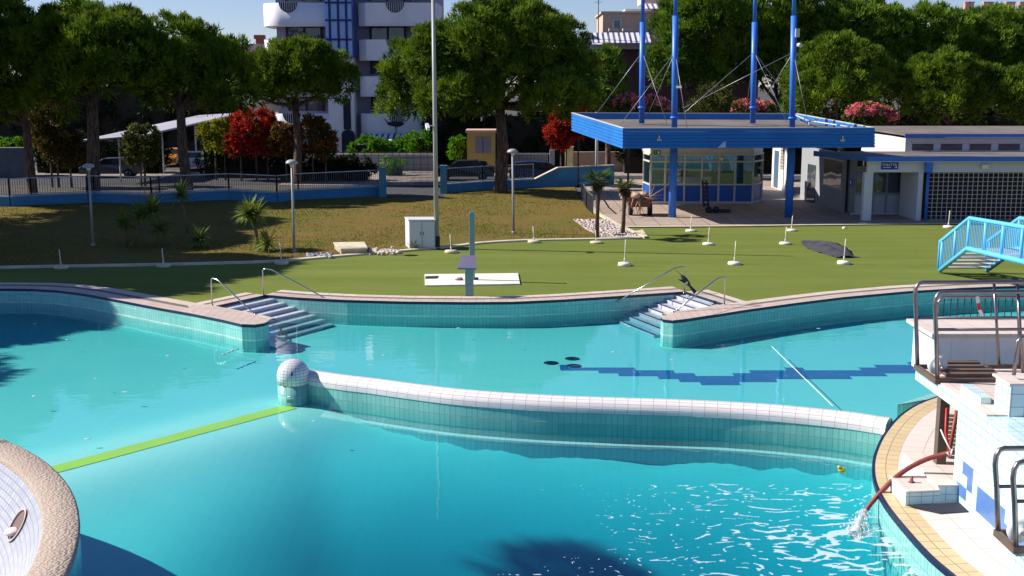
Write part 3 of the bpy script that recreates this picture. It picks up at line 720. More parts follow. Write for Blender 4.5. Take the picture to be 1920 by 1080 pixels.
# ================================================================== FOOTBRIDGE
M_bl = plain('light_blue_paint', S(96, 186, 232), .42, .08, 1.2, dirt=S(80, 160, 214))
t = thing('footbridge', 'light blue railed footbridge with open treads over the pool edge', 'footbridge', (16, 40, 0))
BX0 = 15.5
def side(X, name):
    b0 = PX(1762, 512, BX0); b1 = PX(1814, 466, BX0); b2 = PX(1920, 491, BX0)
    P0 = Vector((X, b0.y, .1)); P1 = Vector((X, b1.y, b1.z)); dirv = (b2 - b1); P2 = Vector((X, b1.y, b1.z)) + Vector((0, dirv.y, dirv.z)) * 2.2; 
    hr = 1.04; up = Vector((0, 0, hr))
    mb = MB().tube([P0, P1, P2], .085, 10); mb.build('stringer', M_bl, t)
    mb = MB().tube([P0 + Vector((0, .12, .0)), P0 + up + Vector((0, .12, 0)), P1 + up, P2 + up], .07, 10); mb.build('handrail', M_bl, t)
    posts = [(P0, P1, .02), (P0, P1, .52), (P0, P1, 1.0)] + [(P1, P2, k / 7) for k in range(1, 8)]
    for A, B, s in posts:
        q = A.lerp(B, s); MB().tube([q - Vector((0, 0, .08 if s != .02 else .1)), q + up], .055, 8).build('post', M_bl, t)
    mb = MB()
    for A, B, n_ in ((P0, P1, 17), (P1, P2, 74)):
        for k in range(1, n_): q = A.lerp(B, k / n_); mb.tube([q, q + up], .013, 5, caps=False)
    mb.tube([P1 + up * .92, P2 + up * .92], .016, 5)
    mb.build('balusters', M_bl, t)
    return P0, P1, P2
p0, p1_, p2_ = side(BX0, 'l'); r0_, r1_, r2_ = side(BX0 + 1.7, 'r')
M_tread = plain('pale_treads', S(196, 190, 184), .6, .1, 2, dirt=S(150, 140, 130))
for k in range(6):
    s = (k + .7) / 6.4; a, b = p0.lerp(p1_, s), r0_.lerp(r1_, s); MB().box(a.x + .09, b.x - .09, a.y - .15, a.y + .15, a.z - .0, a.z + .05).build('tread', M_tread, t)
mb = MB(); mb.hexa([p1_ + Vector((.09, 0, -.04)), r1_ + Vector((-.09, 0, -.04)), r2_ + Vector((-.09, 0, -.04)), p2_ + Vector((.09, 0, -.04)), p1_ + Vector((.09, 0, .03)), r1_ + Vector((-.09, 0, .03)), r2_ + Vector((-.09, 0, .03)), p2_ + Vector((.09, 0, .03))]); mb.build('deck', M_tread, t)
# ================================================================== HANDRAILS AT THE STEPS
def hrail(label, top, dn, foot):
    """top: foot pixel of upright; dn: pixel of the low end; height of upright in metres"""
    a = PZ(*top, .05); h = .86
    e = dn
    t = thing('handrail', label, 'handrail', a, 'steel handrails at the pool steps')
    d = Vector((e.x - a.x, e.y - a.y, 0)); L = d.length; d.normalize()
    slope = (a.z + h - e.z - .04) / (L - .35)
    P = [a, a + Vector((0, 0, h - .07)), a + d * .04 + Vector((0, 0, h - .015)), a + d * .1 + Vector((0, 0, h)), a + d * .32 + Vector((0, 0, h - .02)), a + d * .45 + Vector((0, 0, h - .02 - .12 * slope)), e]
    MB().tube(P, .022, 8).build('tube', M_steel, t)
    MB().lathe([(.05, .05), (.05, .065), (.03, .07)], (a.x, a.y), 12).build('flange', M_steel, t)
    MB().ell(e, (.045, .045, .045), 8, 6).build('end_fitting', M_steel, t)
hrail('left handrail of the shaded left pool steps', (398, 573), PZ(479, 590, .05), 0)
hrail('right handrail of the shaded left pool steps, running down the far wall', (494, 553), PZ(650, 581, -.30), 0)
hrail('left handrail of the sunlit right pool steps, running down the far wall', (1283, 549), PZ(1160, 564, -.1), 0)
hrail('right handrail of the sunlit right pool steps, ending on the pier', (1358, 571), PZ(1262, 586, .05), 0)
# ================================================================== LAWN, KERB, PLAZA
M_kerb = plain('kerb_stone', S(206, 192, 168), .7, .12, 2, dirt=S(160, 146, 120))
lawnp = [(-260, 520), (-60, 507), (0, 503), (150, 500), (300, 497.5), (420, 494.5), (520, 491), (640, 481), (760, 471), (850, 463), (900, 457), (985, 452), (1120, 449.5), (1200, 447), (1160, 433), (1128, 416), (1105, 398), (1088, 374), (1078, 352)]
bk = [Vector((4.2, 77.5, 0)), Vector((-5, 77.5, 0)), Vector((-8, 76, 0)), Vector((-30, 70, 0)), Vector((-48, 68, 0))]
LP = [PZ(u, v, 0) for u, v in lawnp] + bk
def inpoly(x, y, P):
    c = False
    for a, b in zip(P, P[1:] + P[:1]):
        if (a.y > y) != (b.y > y) and x < (b.x - a.x) * (y - a.y) / (b.y - a.y) + a.x: c = not c
    return c
mb = MB(); mb.prism([(p.x, p.y) for p in LP], -.015, .03, False); struct('lawn', mb, M_lawn)
kp = smooth_path([PZ(u, v, 0) for u, v in lawnp[:14]], 3)
mb = MB().sweep(kp, [(-.16, -.02), (-.16, .07), (.12, .075), (.12, .0)], 0); struct('lawn_kerb', mb, M_kerb)
# grass blades over the lawn (ground cover)
pts = []; tt = []
P4 = LP
while len(pts) < 26000:
    x, y = rnd.uniform(-34, 6), 41 + 34 * rnd.random() ** 1.5
    if inpoly(x, y, P4):
        g = noise.noise(Vector((x * .22, y * .22, 2))) * .9 + noise.noise(Vector((x * 1.1, y * 1.1, 5))) * .5
        e = 0
        if rnd.random() < .35 + g: pts.append((x, y, .02)); tt.append(min(1, max(0, .35 + g * .7)))
pts = np.array(pts); q, t_ = blades(pts, np.tile([[0, 0, 1.0]], (len(pts), 1)), np.array(tt), .06, .03, 2, .6)
M_gr = leafmat('grass_blades', S(122, 96, 52), S(92, 116, 36), .2)
o = leafmesh('grass', [q], [t_], M_gr); o['kind'] = 'stuff'
# plaza
plz = [PZ(u, v, 0) for u, v in [(1165, 427), (1250, 426.5), (1360, 425.5), (1500, 423.5), (1735, 421), (1920, 420)]] + [Vector((40, 55.6, 0)), Vector((40, 82, 0)), Vector((4.9, 82, 0))] + [PZ(u, v, 0) for u, v in [(1092, 352), (1100, 375), (1118, 400)]]
mb = MB(); mb.prism([(p.x, p.y) for p in plz], -.015, .035, False); struct('plaza', mb, M_plaza)
mb = MB().sweep([plz[i] for i in (5, 4, 3, 2, 1, 0)], [(-.14, -.02), (-.14, .06), (.14, .06), (.14, .03)], 0); struct('plaza_kerb', mb, M_kerb)
mb = MB().sweep([PZ(u, v, 0) for u, v in [(1212, 447), (1165, 427), (1118, 400), (1100, 375), (1092, 352)]], [(-.10, .0), (-.10, .09), (.10, .09), (.10, .0)], 0); struct('path_kerb', mb, M_kerb)
gv = [PZ(u, v, 0) for u, v in [(1075, 413), (1133, 412), (1205, 445), (1130, 447), (1100, 432)]]
mb = MB().prism([(p.x, p.y) for p in gv], 0, .045, False); struct('gravel_bed', mb, plain('gravel_base', S(176, 156, 150), .9, .3, 9, bmp=.03))
mb = MB()
for k in range(1500):
    a = rnd.random(); b = rnd.random(); x = gv[0].x + (gv[2].x - gv[0].x) * a; y = gv[2].y + (gv[0].y - gv[2].y) * b
    if inpoly(x, y, gv): r0 = rnd.uniform(.04, .10); mb.ell((x, y, .045), (r0, r0, r0 * .6), 5, 3, .2)
struct('gravel', mb, plain('pebbles', S(196, 180, 174), .8, .4, 3), 'stuff')
mb = MB().prism([(p.x, p.y) for p in [PZ(1205, 432, 0), PZ(1215, 446, 0), PZ(1150, 447.5, 0), PZ(1150, 444, 0)]], .0, .05); struct('concrete_pad', mb, M_kerb)
# ================================================================== UMBRELLA STANDS
M_conc = plain('white_concrete', S(226, 222, 210), .7, .08, 5, dirt=S(190, 180, 160))
M_conc2 = plain('stained_concrete', S(206, 194, 168), .75, .12, 5, dirt=S(150, 136, 104))
M_tube = plain('stand_tube', S(206, 200, 176), .4, .1, 2)
def make_stand(h, lean, mat, R=.25):
    t = thing('umbrella_stand', '', 'umbrella stand', (0, 0, 0), 'empty umbrella stands round the pool lawn')
    MB().lathe([(R * .96, 0), (R, .02), (R, .07), (R * .93, .105), (R * .4, .125), (0, .128)], (0, 0), 22).build('base', mat, t)
    MB().tube([(0, 0, .1), (lean * .3, 0, .1 + h * .3), (lean, 0, .1 + h)], .021, 8).build('pole', M_tube, t)
    MB().tube([(0, 0, .12), (lean * .2, 0, .12 + h * .2)], .032, 8).build('sleeve', M_tube, t)
    return t
protoA, protoB = None, None
STANDS = [(115, 503, .62, 'B', 'umbrella stand farthest left, on the shaded kerb'), (307, 500, .6, 'B', 'umbrella stand in the shade near the left yucca clump'),
      (528, 495, .7, 'B', 'stained umbrella stand beside the left lamp post foot'), (846, 474, .66, 'B', 'umbrella stand just right of the white utility cabinet'),
      (1001, 455, .62, 'B', 'umbrella stand on the kerb below the right lamp post'), (1118, 456, .5, 'B', 'stained umbrella stand in front of the taller small palm'),
      (1171, 498, .86, 'A', 'tall white umbrella stand in front of the thinner small palm'), (1295, 434, .62, 'A', 'small far umbrella stand in front of the blue column'),
      (1328, 459, .66, 'A', 'umbrella stand below the glazed kiosk, second row'), (1377, 496, .78, 'A', 'front row umbrella stand above the right pool steps'),
      (1484, 433, .62, 'A', 'far umbrella stand at the foot of the right canopy column'), (1472, 458, .66, 'A', 'umbrella stand left of the folded dark tarpaulin'),
      (1582, 495, .84, 'A', 'white umbrella stand in front of the folded dark tarpaulin'), (1778, 427, .72, 'A', 'umbrella stand behind the blue footbridge by the lattice wall')]
for u, v, h, k, lab in STANDS:
    q = PZ(u, v, 0)
    if k == 'A' and protoA is None: o = protoA = make_stand(.82, .03, M_conc)
    elif k == 'B' and protoB is None: o = protoB = make_stand(.68, -.04, M_conc2, .27)
    else: o = copy_tree(protoA if k == 'A' else protoB)
    o.location = (q.x, q.y, .0); o['label'] = lab; o.rotation_euler.z = rnd.uniform(-.6, .6); o.scale = (1, 1, h / (.8 if k == 'A' else .68))
for u, v, s, lab in ((1618, 421, 1.0, 'flat white weight lying beside the porch column'), (1583, 429, .45, 'tiny white puck lying on the turf before the porch')):
    q = PZ(u, v, 0); tag(MB().lathe([(.2 * s, 0), (.24 * s, .02), (.2 * s, .08), (0, .1)], (q.x, q.y), 16).build('floor_weight', M_conc, loc=q), lab, 'weight')
# folded tarpaulin
A, B = PZ(1508, 453, 0), PZ(1588, 484, 0)
mb = MB(); d = (B - A); L = d.length; d.normalize(); nn = Vector((-d.y, d.x, 0)); NU, NV = 26, 12
for i in range(NU + 1):
    for j in range(NV + 1):
        s, w = i / NU, j / NV - .5
        wid = (.25 + .55 * math.sin(math.pi * min(1, s * 1.1 + .02)) + .5 * s) * (1 if w < 0 else 1.15)
        wid *= .62; z = .03 + .11 * max(0, 1 - abs(w) * 2.1) * (.4 + math.sin(s * 3)) + .07 * noise.noise(Vector((s * 9, w * 6, 1))) + (.16 * math.sin(s * math.pi * 1.2) if w > .25 else 0)
        q = A + d * (s * L) + nn * (w * 2 * wid); mb.v.append(Vector((q.x, q.y, max(.012, z))))
for i in range(NU):
    for j in range(NV): a = i * (NV + 1) + j; mb.idx([a, a + NV + 1, a + NV + 2, a + 1], smooth=True)
o = mb.build('tarpaulin', plain('dark_tarp', S(62, 62, 66), .75, .2, 2), loc=A); tag(o, 'dark grey tarpaulin lying folded on the green turf', 'tarpaulin')
md = o.modifiers.new('thick', 'SOLIDIFY'); md.thickness = .01
# ================================================================== SHOWER, PEDESTAL
q = PZ(886, 527, 0)
sl = [PZ(u, v, 0) for u, v in [(796, 516.5), (971, 514.5), (975, 534.5), (797, 537.5)]]
t = thing('shower_slab', 'white concrete shower slab with a dark drain on the turf', 'slab', (sl[3].x, sl[3].y, 0))
MB().prism([(p.x, p.y) for p in sl], 0, .05).build('slab', M_conc, t)
g = [PZ(u, v, .05) for u, v in [(798, 518), (823, 517.5), (820, 522.5), (797, 523)]]; MB().prism([(p.x, p.y) for p in g], .05, .058).build('drain', M_dark, t)
g = PZ(862, 525, .05); MB().ell((g.x, g.y, .06), (.16, .1, .07), 8, 5, .3).build('rubble', plain('brick_bit', S(150, 110, 96), .9), t)
M_teal = plain('teal_painted_metal', S(120, 150, 146), .45, .15, 2, dirt=S(86, 104, 104))
t = thing('shower_column', 'tall grey green shower column standing on the white slab', 'shower', (q.x, q.y, .05))
hz = PY(883, 397, q.y).z
mb = MB(); mb.box(q.x - .085, q.x + .085, q.y - .05, q.y + .07, .05, hz); mb.build('column', M_teal, t, bevel=.015)
MB().box(q.x - .11, q.x - .087, q.y - .055, q.y + .05, .05, hz - .04).build('side_strip', M_white, t)
MB().tube([(q.x - .05, q.y - .02, hz), (q.x - .05, q.y - .02, hz + .06), (q.x - .05, q.y - .15, hz + .06)], .015, 6).build('spout', M_steel, t)
MB().tube([(q.x + .08, q.y - .02, .09), (q.x + .2, q.y - .04, .09)], .05, 8).build('foot_valve', M_dark, t)
b = PZ(880, 554, .06)
t = thing('tilted_plate_pedestal', 'teal post with a tilted grey plate standing on the pool edge', 'pedestal', (b.x, b.y, .06))
M_purp = plain('grey_plate', S(120, 112, 136), .5, .1)
tz = PY(880, 500, b.y).z
MB().box(b.x - .135, b.x + .135, b.y - .08, b.y + .10, .05, tz).build('post', M_teal, t, bevel=.01)
a0, a1, a2, a3 = PY(858, 502, b.y - .25), PY(893, 503, b.y - .25), PY(892, 479, b.y + .18), PY(864, 479, b.y + .18)
dn = Vector((0, 0, .05)); MB().hexa([a0 - dn, a1 - dn, a2 - dn, a3 - dn, a0, a1, a2, a3]).build('plate', M_purp, t)
# ================================================================== UTILITY CABINET, CONCRETE PIT, RUBBLE
q = PZ(768, 468, 0); w = PZ(817, 466, 0)
t = thing('utility_cabinet', 'white two door utility cabinet at the foot of the tall pole', 'cabinet', (q.x, q.y, 0))
hz = PY(768, 414, q.y).z; dpt = 1.0; sx = -.26
P = [(q.x, q.y), (w.x, q.y + .05), (w.x + sx * .5, q.y + dpt), (q.x + sx, q.y + dpt)]
M_cab = plain('cabinet_paint', S(206, 208, 212), .5, .04, 1, dirt=S(176, 176, 178))
MB().prism(P, .0, hz).build('body', M_cab, t)
P2 = [(q.x - .03, q.y - .03), (w.x + .03, q.y + .02), (w.x + sx * .5 + .03, q.y + dpt + .03), (q.x + sx - .03, q.y + dpt + .03)]
MB().prism(P2, hz, hz + .05).build('lid', M_cab, t)
for k in range(2):
    x0 = q.x + .03 + k * (w.x - q.x - .03) / 2; x1 = x0 + (w.x - q.x - .1) / 2
    dr = MB().box(x0, x1, q.y - .012, q.y + .02, .08, hz - .05).build('door', M_cab, t); MB().box(x1 - .06 if k == 0 else x0 + .03, x1 - .04 if k == 0 else x0 + .05, q.y - .03, q.y - .013, hz * .5, hz * .62).build('handle', M_dark, dr)
A = [PZ(u, v, 0) for u, v in [(640, 478.5), (688, 477.5), (682, 466), (627, 467)]]
t = thing('concrete_pit', 'low concrete manhole box with a slab lid beside the kerb', 'manhole', A[0])
MB().prism([(p.x, p.y) for p in A], 0, .22).build('box', plain('old_concrete', S(180, 160, 142), .85, .15, 3, dirt=S(120, 104, 88)), t)
c = sum(A, Vector()) / 4; MB().prism([(c.x + (p.x - c.x) * 1.06, c.y + (p.y - c.y) * 1.06) for p in A], .221, .28).build('lid', M_conc2, t)
for k, (u0, u1, v0, mat, lab) in enumerate(((575, 622, 481, plain('grey_rubble', S(150, 150, 160), .9), 'grey rubble heap left of the concrete manhole box'), (692, 752, 474, plain('pale_rubble', S(196, 182, 168), .9), 'pale rubble heap right of the concrete manhole box'))):
    mb = MB()
    for i in range(90):
        q = PZ(rnd.uniform(u0, u1), v0 + rnd.gauss(0, 2.2), 0); r0 = rnd.uniform(.04, .12); mb.ell((q.x, q.y, r0 * .5), (r0, r0 * .8, r0 * .6), 5, 4, .3)
    tag(mb.build('rubble_heap', mat, loc=PZ((u0 + u1) / 2, v0, 0)), lab, 'rubble', kind='stuff')
# ================================================================== LAMP POSTS, TALL POLE
M_pg = plain('pole_grey', S(158, 156, 152), .45, .1, 1, dirt=S(130, 124, 116))
M_post = plain('lamp_post_paint', S(150, 150, 146), .5, .1, 2, dirt=S(120, 96, 76))
def lamp(u, v, vt, lab, lean):
    b = PZ(u, v, 0); top = PY(u - lean, vt + 8, b.y)
    t = thing('lamp_post', lab, 'lamp post', (b.x, b.y, 0), 'mushroom lamp posts on the lawn')
    MB().tube([(b.x, b.y, 0), (top.x, b.y, top.z)], [.06, .045], 8).build('post', M_post, t)
    MB().lathe([(.09, 0), (.09, .12), (.06, .14)], (b.x, b.y), 10).build('base', M_post, t)
    z = top.z; MB().lathe([(.0, z - .02), (.24, z), (.245, z + .04), (.21, z + .11), (.11, z + .16), (.0, z + .17)], (top.x, b.y), 20).build('lamp_shade', M_pg, t)
    MB().lathe([(.05, z - .14), (.11, z - .02), (.0, z - .01)], (top.x, b.y), 12).build('lamp_glass', M_conc, t)
lamp(552, 474, 299, 'mushroom lamp post left of the white utility cabinet', 5)
lamp(963, 439, 278, 'mushroom lamp post beside the big pine trunk', 2)
lamp(175, 462, 306, 'mushroom lamp post standing in deep shade at the left', 9)
b = PZ(819, 466, 0); tp = PY(811.5, -40, b.y)
t = thing('tall_pole', 'very tall white floodlight pole behind the utility cabinet', 'pole', (b.x, b.y, 0))
MB().tube([(b.x, b.y, 0), (tp.x, b.y, tp.z)], [.105, .07], 12).build('pole', M_pg, t)
MB().lathe([(.18, 0), (.18, .04), (.135, .06), (.135, .5), (.12, .52)], (b.x, b.y), 12).build('base', M_dark, t)
c = PY(815, 236, b.y)
cmr = MB().bar((c.x - .02, b.y, c.z), (c.x - .3, b.y - .1, c.z + .02), .04, .04).build('camera_arm', M_white, t); MB().bar((c.x - .32, b.y - .06, c.z + .06), (c.x - .24, b.y - .35, c.z - .12), .13, .13).build('camera_body', M_white, cmr)
# ================================================================== YUCCAS AND SMALL PALMS
M_yuc = leafmat('yucca_leaves', S(66, 92, 30), S(140, 152, 66), .25)
M_ytr = plain('yucca_trunk', S(110, 96, 72), .9, .3, 6, bmp=.02)
def rosette(c, L, Wd, n, tv=.5, lowest=-.5):
    d = unit(RNG.normal(size=(n * 3, 3))); d = d[d[:, 2] > lowest][:n]; n = len(d)
    base = np.array(c)[None] + d * .04; qs = []; ts = []
    sd = unit(np.cross(d, [[0, 0, 1.0]])); l = L * RNG.uniform(.75, 1.1, (n, 1))
    prev = base; w0 = Wd / 2
    dd = d.copy()
    for k in range(3):
        nxt = prev + dd * l / 3; w1 = Wd / 2 * (1, .75, .12)[k]
        qs.append(np.stack([prev - sd * w0, prev + sd * w0, nxt + sd * w1, nxt - sd * w1], 1)); ts.append(np.clip(tv + RNG.normal(0, .2, n), 0, 1))
        prev = nxt; w0 = w1; dd = dd.copy(); dd[:, 2] -= .12 + .12 * k; dd = unit(dd)
    return np.concatenate(qs), np.concatenate(ts)
def yucca(lab, stems, L=.75, cat='yucca'):
    b = PZ(*stems[0][0], 0)
    t = thing('yucca', lab, cat, (b.x, b.y, 0), 'yuccas planted along the lawn edge')
    for (u, v), (tu, tv_), n in stems:
        a = PZ(u, v, 0); z = PY(tu, tv_, a.y); r = 24
        MB().tube([(a.x, a.y, 0), ((a.x + z.x) / 2 + .04, a.y, z.z * .5), (z.x, a.y, z.z)], [.075, .06, .05], 7).build('stem', M_ytr, t)
        q, tt = rosette((z.x, a.y, z.z), L, .075, n, .55); leafmesh('leaves', [q], [tt], M_yuc, t)
yucca('big sunlit yucca with two crowns left of the lamp post', [((487, 470), (468, 400), 170), ((481, 468), (478, 404), 120), ((500, 472), (502, 455), 60)], .8)
yucca('single tall yucca in front of the blue wall', [((352, 440), (338, 366), 120)], .75)
yucca('low clump of yuccas in the shade, with dark stems', [((238, 463), (233, 420), 90), ((250, 464), (262, 405), 90), ((243, 464), (285, 396), 100), ((290, 462), (300, 430), 80)], .85)
yucca('short spiky yucca right of the shaded clump', [((374, 466), (374, 450), 90)], .7)
M_fr = leafmat('palm_fronds', S(40, 66, 20), S(96, 118, 42), .2)
M_ptr = plain('palm_trunk', S(84, 66, 52), .9, .3, 8, bmp=.03)
def palm(lab, base, top, nfr, rad):
    b = PZ(*base, 0); z = PY(*top, b.y)
    t = thing('small_palm', lab, 'palm', (b.x, b.y, 0), 'small slim palms beside the path')
    m_ = Vector(((b.x + z.x) / 2, b.y, z.z / 2)); MB().tube([(b.x, b.y, 0), m_, (z.x, b.y, z.z)], [.10, .085, .13], 9).build('trunk', M_ptr, t)
    sk_ = [crown_lobe((z.x, b.y, z.z - .22), (.12, .12, .22), 1, (.05, .08), 12, .2, .03, 2, .5, -.6)]
    leafmesh('dead_fronds', [s[0] for s in sk_], [s[1] for s in sk_], leafmat('dead_fronds', S(70, 58, 40), S(120, 100, 70), .1), t)
    Q, T_ = [], []
    for k in range(nfr):
        a = 2 * math.pi * k / nfr + rnd.uniform(-.2, .2); el = rnd.uniform(-.1, .9)
        d = np.array([math.cos(a) * math.cos(el), math.sin(a) * math.cos(el), math.sin(el)]); hub = np.array([z.x, b.y, z.z]) + d * rad * .45
        side = np.cross(d, [0, 0, 1.0]); side /= np.linalg.norm(side)
        n = 22; ang = np.linspace(-1.9, 1.9, n)
        dd = unit(d[None] * np.cos(ang)[:, None] + side[None] * np.sin(ang)[:, None] + np.array([[0, 0, -.12]]))
        l = rad * .55 * RNG.uniform(.8, 1.1, (n, 1)); pz = np.cross(dd, np.cross(d, side)[None]); w = .02
        pz = unit(np.cross(dd, RNG.normal(size=dd.shape) * .2 + np.array([[0, 0, 1.0]])))
        p0 = np.tile(hub, (n, 1)); p1 = p0 + dd * l
        Q.append(np.stack([p0 - pz * w, p0 + pz * w, p1 + pz * .006, p1 - pz * .006], 1)); T_.append(np.clip(.45 + RNG.normal(0, .25, n), 0, 1))
        st = np.array([[z.x, b.y, z.z]]); Q.append(np.stack([st - side * .015, st + side * .015, hub[None] + side * .012, hub[None] - side * .012], 1)); T_.append(np.array([.7]))
    leafmesh('fronds', Q, T_, M_fr, t)
palm('taller small palm with a dark wide head by the gravel bed', (1119, 447), (1122, 340), 22, .95)
palm('shorter small palm with a thin sunlit head by the paved path', (1168, 440), (1172, 350), 16, .72)
# low weeds round the cabinet and kerb
q = PZ(776, 467, 0); w_ = rosette((q.x, q.y - .1, .05), .5, .04, 60, .4, .2)
o = leafmesh('weed_tuft', [w_[0]], [w_[1]], M_yuc, loc=(q.x, q.y, 0)); tag(o, 'tuft of weeds at the front of the utility cabinet', 'weeds')
# ================================================================== HAND CART WITH CUTTINGS
b = PZ(1200, 406, 0); t = thing('garden_cart', 'two wheeled cart heaped with dry cuttings and branches on the plaza', 'cart', (b.x, b.y, 0))
M_wood = plain('cart_tray', S(110, 70, 60), .8, .2)
MB().hexa([(b.x - .55, b.y - .1, .5), (b.x + .5, b.y - .1, .5), (b.x + .5, b.y + 1.1, .5), (b.x - .55, b.y + 1.1, .5), (b.x - .75, b.y - .25, .95), (b.x + .6, b.y - .25, .9), (b.x + .6, b.y + 1.25, .9), (b.x - .75, b.y + 1.25, .95)]).build('tray', M_wood, t)
for k, x in enumerate((b.x - .45, b.x + .55)):
    wb = MB().lathe([(.14, -.09), (.31, -.10), (.345, -.06), (.345, .06), (.31, .10), (.14, .09)], (0, 0), 20)
    wb.v = [Vector((x + v.z, b.y + .4 + v.x, .345 + v.y)) for v in wb.v]; w_ = wb.build('wheel', plain('tyre_rubber', S(30, 30, 34), .8), t)
    hb = MB().lathe([(.0, -.07), (.135, -.07), (.135, .07), (.0, .07)], (0, 0), 14); hb.v = [Vector((x + v.z, b.y + .4 + v.x, .345 + v.y)) for v in hb.v]; hb.build('hub', M_post, w_)
MB().tube([(b.x - .6, b.y - .2, .8), (b.x - .9, b.y - .9, .45), (b.x - 1.2, b.y - 1.1, .42)], .025, 6).build('handle', M_post, t)
t2 = thing('cuttings_pile', 'heap of pale dry cuttings and sticks lying in the cart', 'cuttings', (b.x, b.y + .4, .9))
mb = MB()
for k in range(12): mb.ell((b.x + rnd.gauss(-.15, .28), b.y + .3 + rnd.gauss(0, .25), .98 + rnd.uniform(-.05, .14)), (rnd.uniform(.2, .34), .25, .16), 9, 6, .12)
mb.build('heap', plain('dry_straw', S(196, 170, 150), .9, .25, 6, bmp=.05), t2)
mb = MB()
for k in range(26):
    a = Vector((b.x + rnd.gauss(.1, .3), b.y + rnd.uniform(-.2, .5), 1.0)); d = Vector((rnd.gauss(.35, .5), rnd.gauss(-.2, .3), rnd.gauss(.1, .45))); mb.tube([a - d * .3, a + d * .7], [.022, .012], 5)
for k in range(7):
    a = Vector((b.x + rnd.uniform(-.4, .1), b.y - .25, .95)); mb.tube([a, a + Vector((rnd.gauss(0, .1), -.15, -.35)), a + Vector((rnd.gauss(0, .15), -.1, -.8))], [.03, .025, .015], 5)
mb.build('sticks', plain('dry_sticks', S(176, 140, 112), .9, .3, 4), t2)
# ================================================================== FLOATING THINGS, BIRD, ROPE ON THE WATER
a, b_ = PZ(1447, 650, WZ), PZ(1562, 762, WZ)
tag(MB().tube([a.lerp(b_, k / 12) + Vector((0, 0, .008)) for k in range(13)], .009, 5).build('floating_rope', M_white, loc=a), 'thin white line floating straight across the far water', 'rope')
a, b_ = PZ(412, 668, WZ), PZ(448, 654, WZ)
tag(MB().tube([a.lerp(b_, k / 9) + Vector((0, .05 * math.sin(k * 2.2), .008)) for k in range(10)], [.03, .012, .035, .012, .03, .014, .032, .012, .026, .01], 5).build('floating_strip', M_white, loc=a), 'wavy white scrap floating beside the left pier end', 'scrap')
q = PZ(1579, 884, WZ); mb = MB().ell((q.x, q.y, WZ + .03), (.075, .05, .05), 9, 6, .1); mb.ell((q.x - .06, q.y, WZ + .08), (.035, .035, .035), 8, 6)
tag(mb.build('yellow_float', plain('yellow_plastic', S(226, 180, 20), .4), loc=q), 'small yellow float drifting near the hose outlet', 'float')
FL = [(300, 573, .09), (65, 607, .05), (126, 637, .05), (315, 667, .07), (180, 710, .06), (235, 735, .08), (65, 743, .08), (520, 664, .07), (720, 666, .06), (860, 615, .06), (955, 633, .05), (1150, 660, .07), (1260, 675, .05), (1535, 616, .06), (590, 790, .05), (165, 823, .07)]
for k, (u, v, r0) in enumerate(FL):
    q = PZ(u, v, WZ); s = rnd.uniform(.7, 1.4); mb = MB().ell((q.x, q.y, WZ + .004), (r0 * s * .8, r0 * .45, .012), 8, 4, .25)
    tag(mb.build('floating_leaf', M_foam, loc=q), 'small pale leaf or fleck drifting on the calm pool water', 'leaf', 'flecks drifting on the pool')
# bird swooping past the right steps
c = PY(1287, 528, 35.2); t = thing('bird', 'dark bird with a pale belly swooping over the right pool steps', 'bird', c)
M_bird = plain('bird_dark', S(46, 46, 50), .7, .2, 8); M_belly = plain('bird_pale', S(190, 188, 184), .7)
dx = Vector((.50, .0, -.62)).normalized()
body = MB().tube([c - dx * .30, c - dx * .22, c - dx * .08, c + dx * .06, c + dx * .16, c + dx * .20], [.012, .05, .085, .075, .045, .03], 10); body.ell(c - dx * .22, (.05, .05, .05), 8, 6)
body.tube([c - dx * .27, c - dx * .34], [.014, .003], 5); body.build('body', M_bird, t)
MB().ell(c + Vector((.0, -.05, -.02)), (.05, .04, .06), 8, 6).build('belly', M_belly, t)
for sgn, tipv in ((1, Vector((-.34, .1, .36))), (-1, Vector((-.22, -.16, .02)))):
    r_ = c - dx * .1; e1 = r_ + tipv * .5 + dx * .06; e2 = r_ + tipv; bk_ = r_ + dx * .2
    up_ = Vector((0, .01, .012)); MB().hexa([r_, bk_, e1 + dx * .1, e1 - dx * .03, r_ + up_, bk_ + up_, e1 + dx * .1 + up_, e1 - dx * .03 + up_]).hexa([e1 - dx * .03, e1 + dx * .1, e2 + dx * .02, e2, e1 - dx * .03 + up_, e1 + dx * .1 + up_, e2 + dx * .02 + up_ * .4, e2 + up_ * .4]).build('wing', M_bird, t)
tl = c + dx * .2; MB().hexa([tl + Vector((-.03, 0, -.02)), tl + Vector((.03, 0, .02)), tl + dx * .26 + Vector((.05, 0, .05)), tl + dx * .28 + Vector((-.05, 0, -.03)), tl + Vector((-.03, .012, -.02)), tl + Vector((.03, .012, .02)), tl + dx * .26 + Vector((.05, .008, .05)), tl + dx * .28 + Vector((-.05, .008, -.03))]).build('tail', M_bird, t)
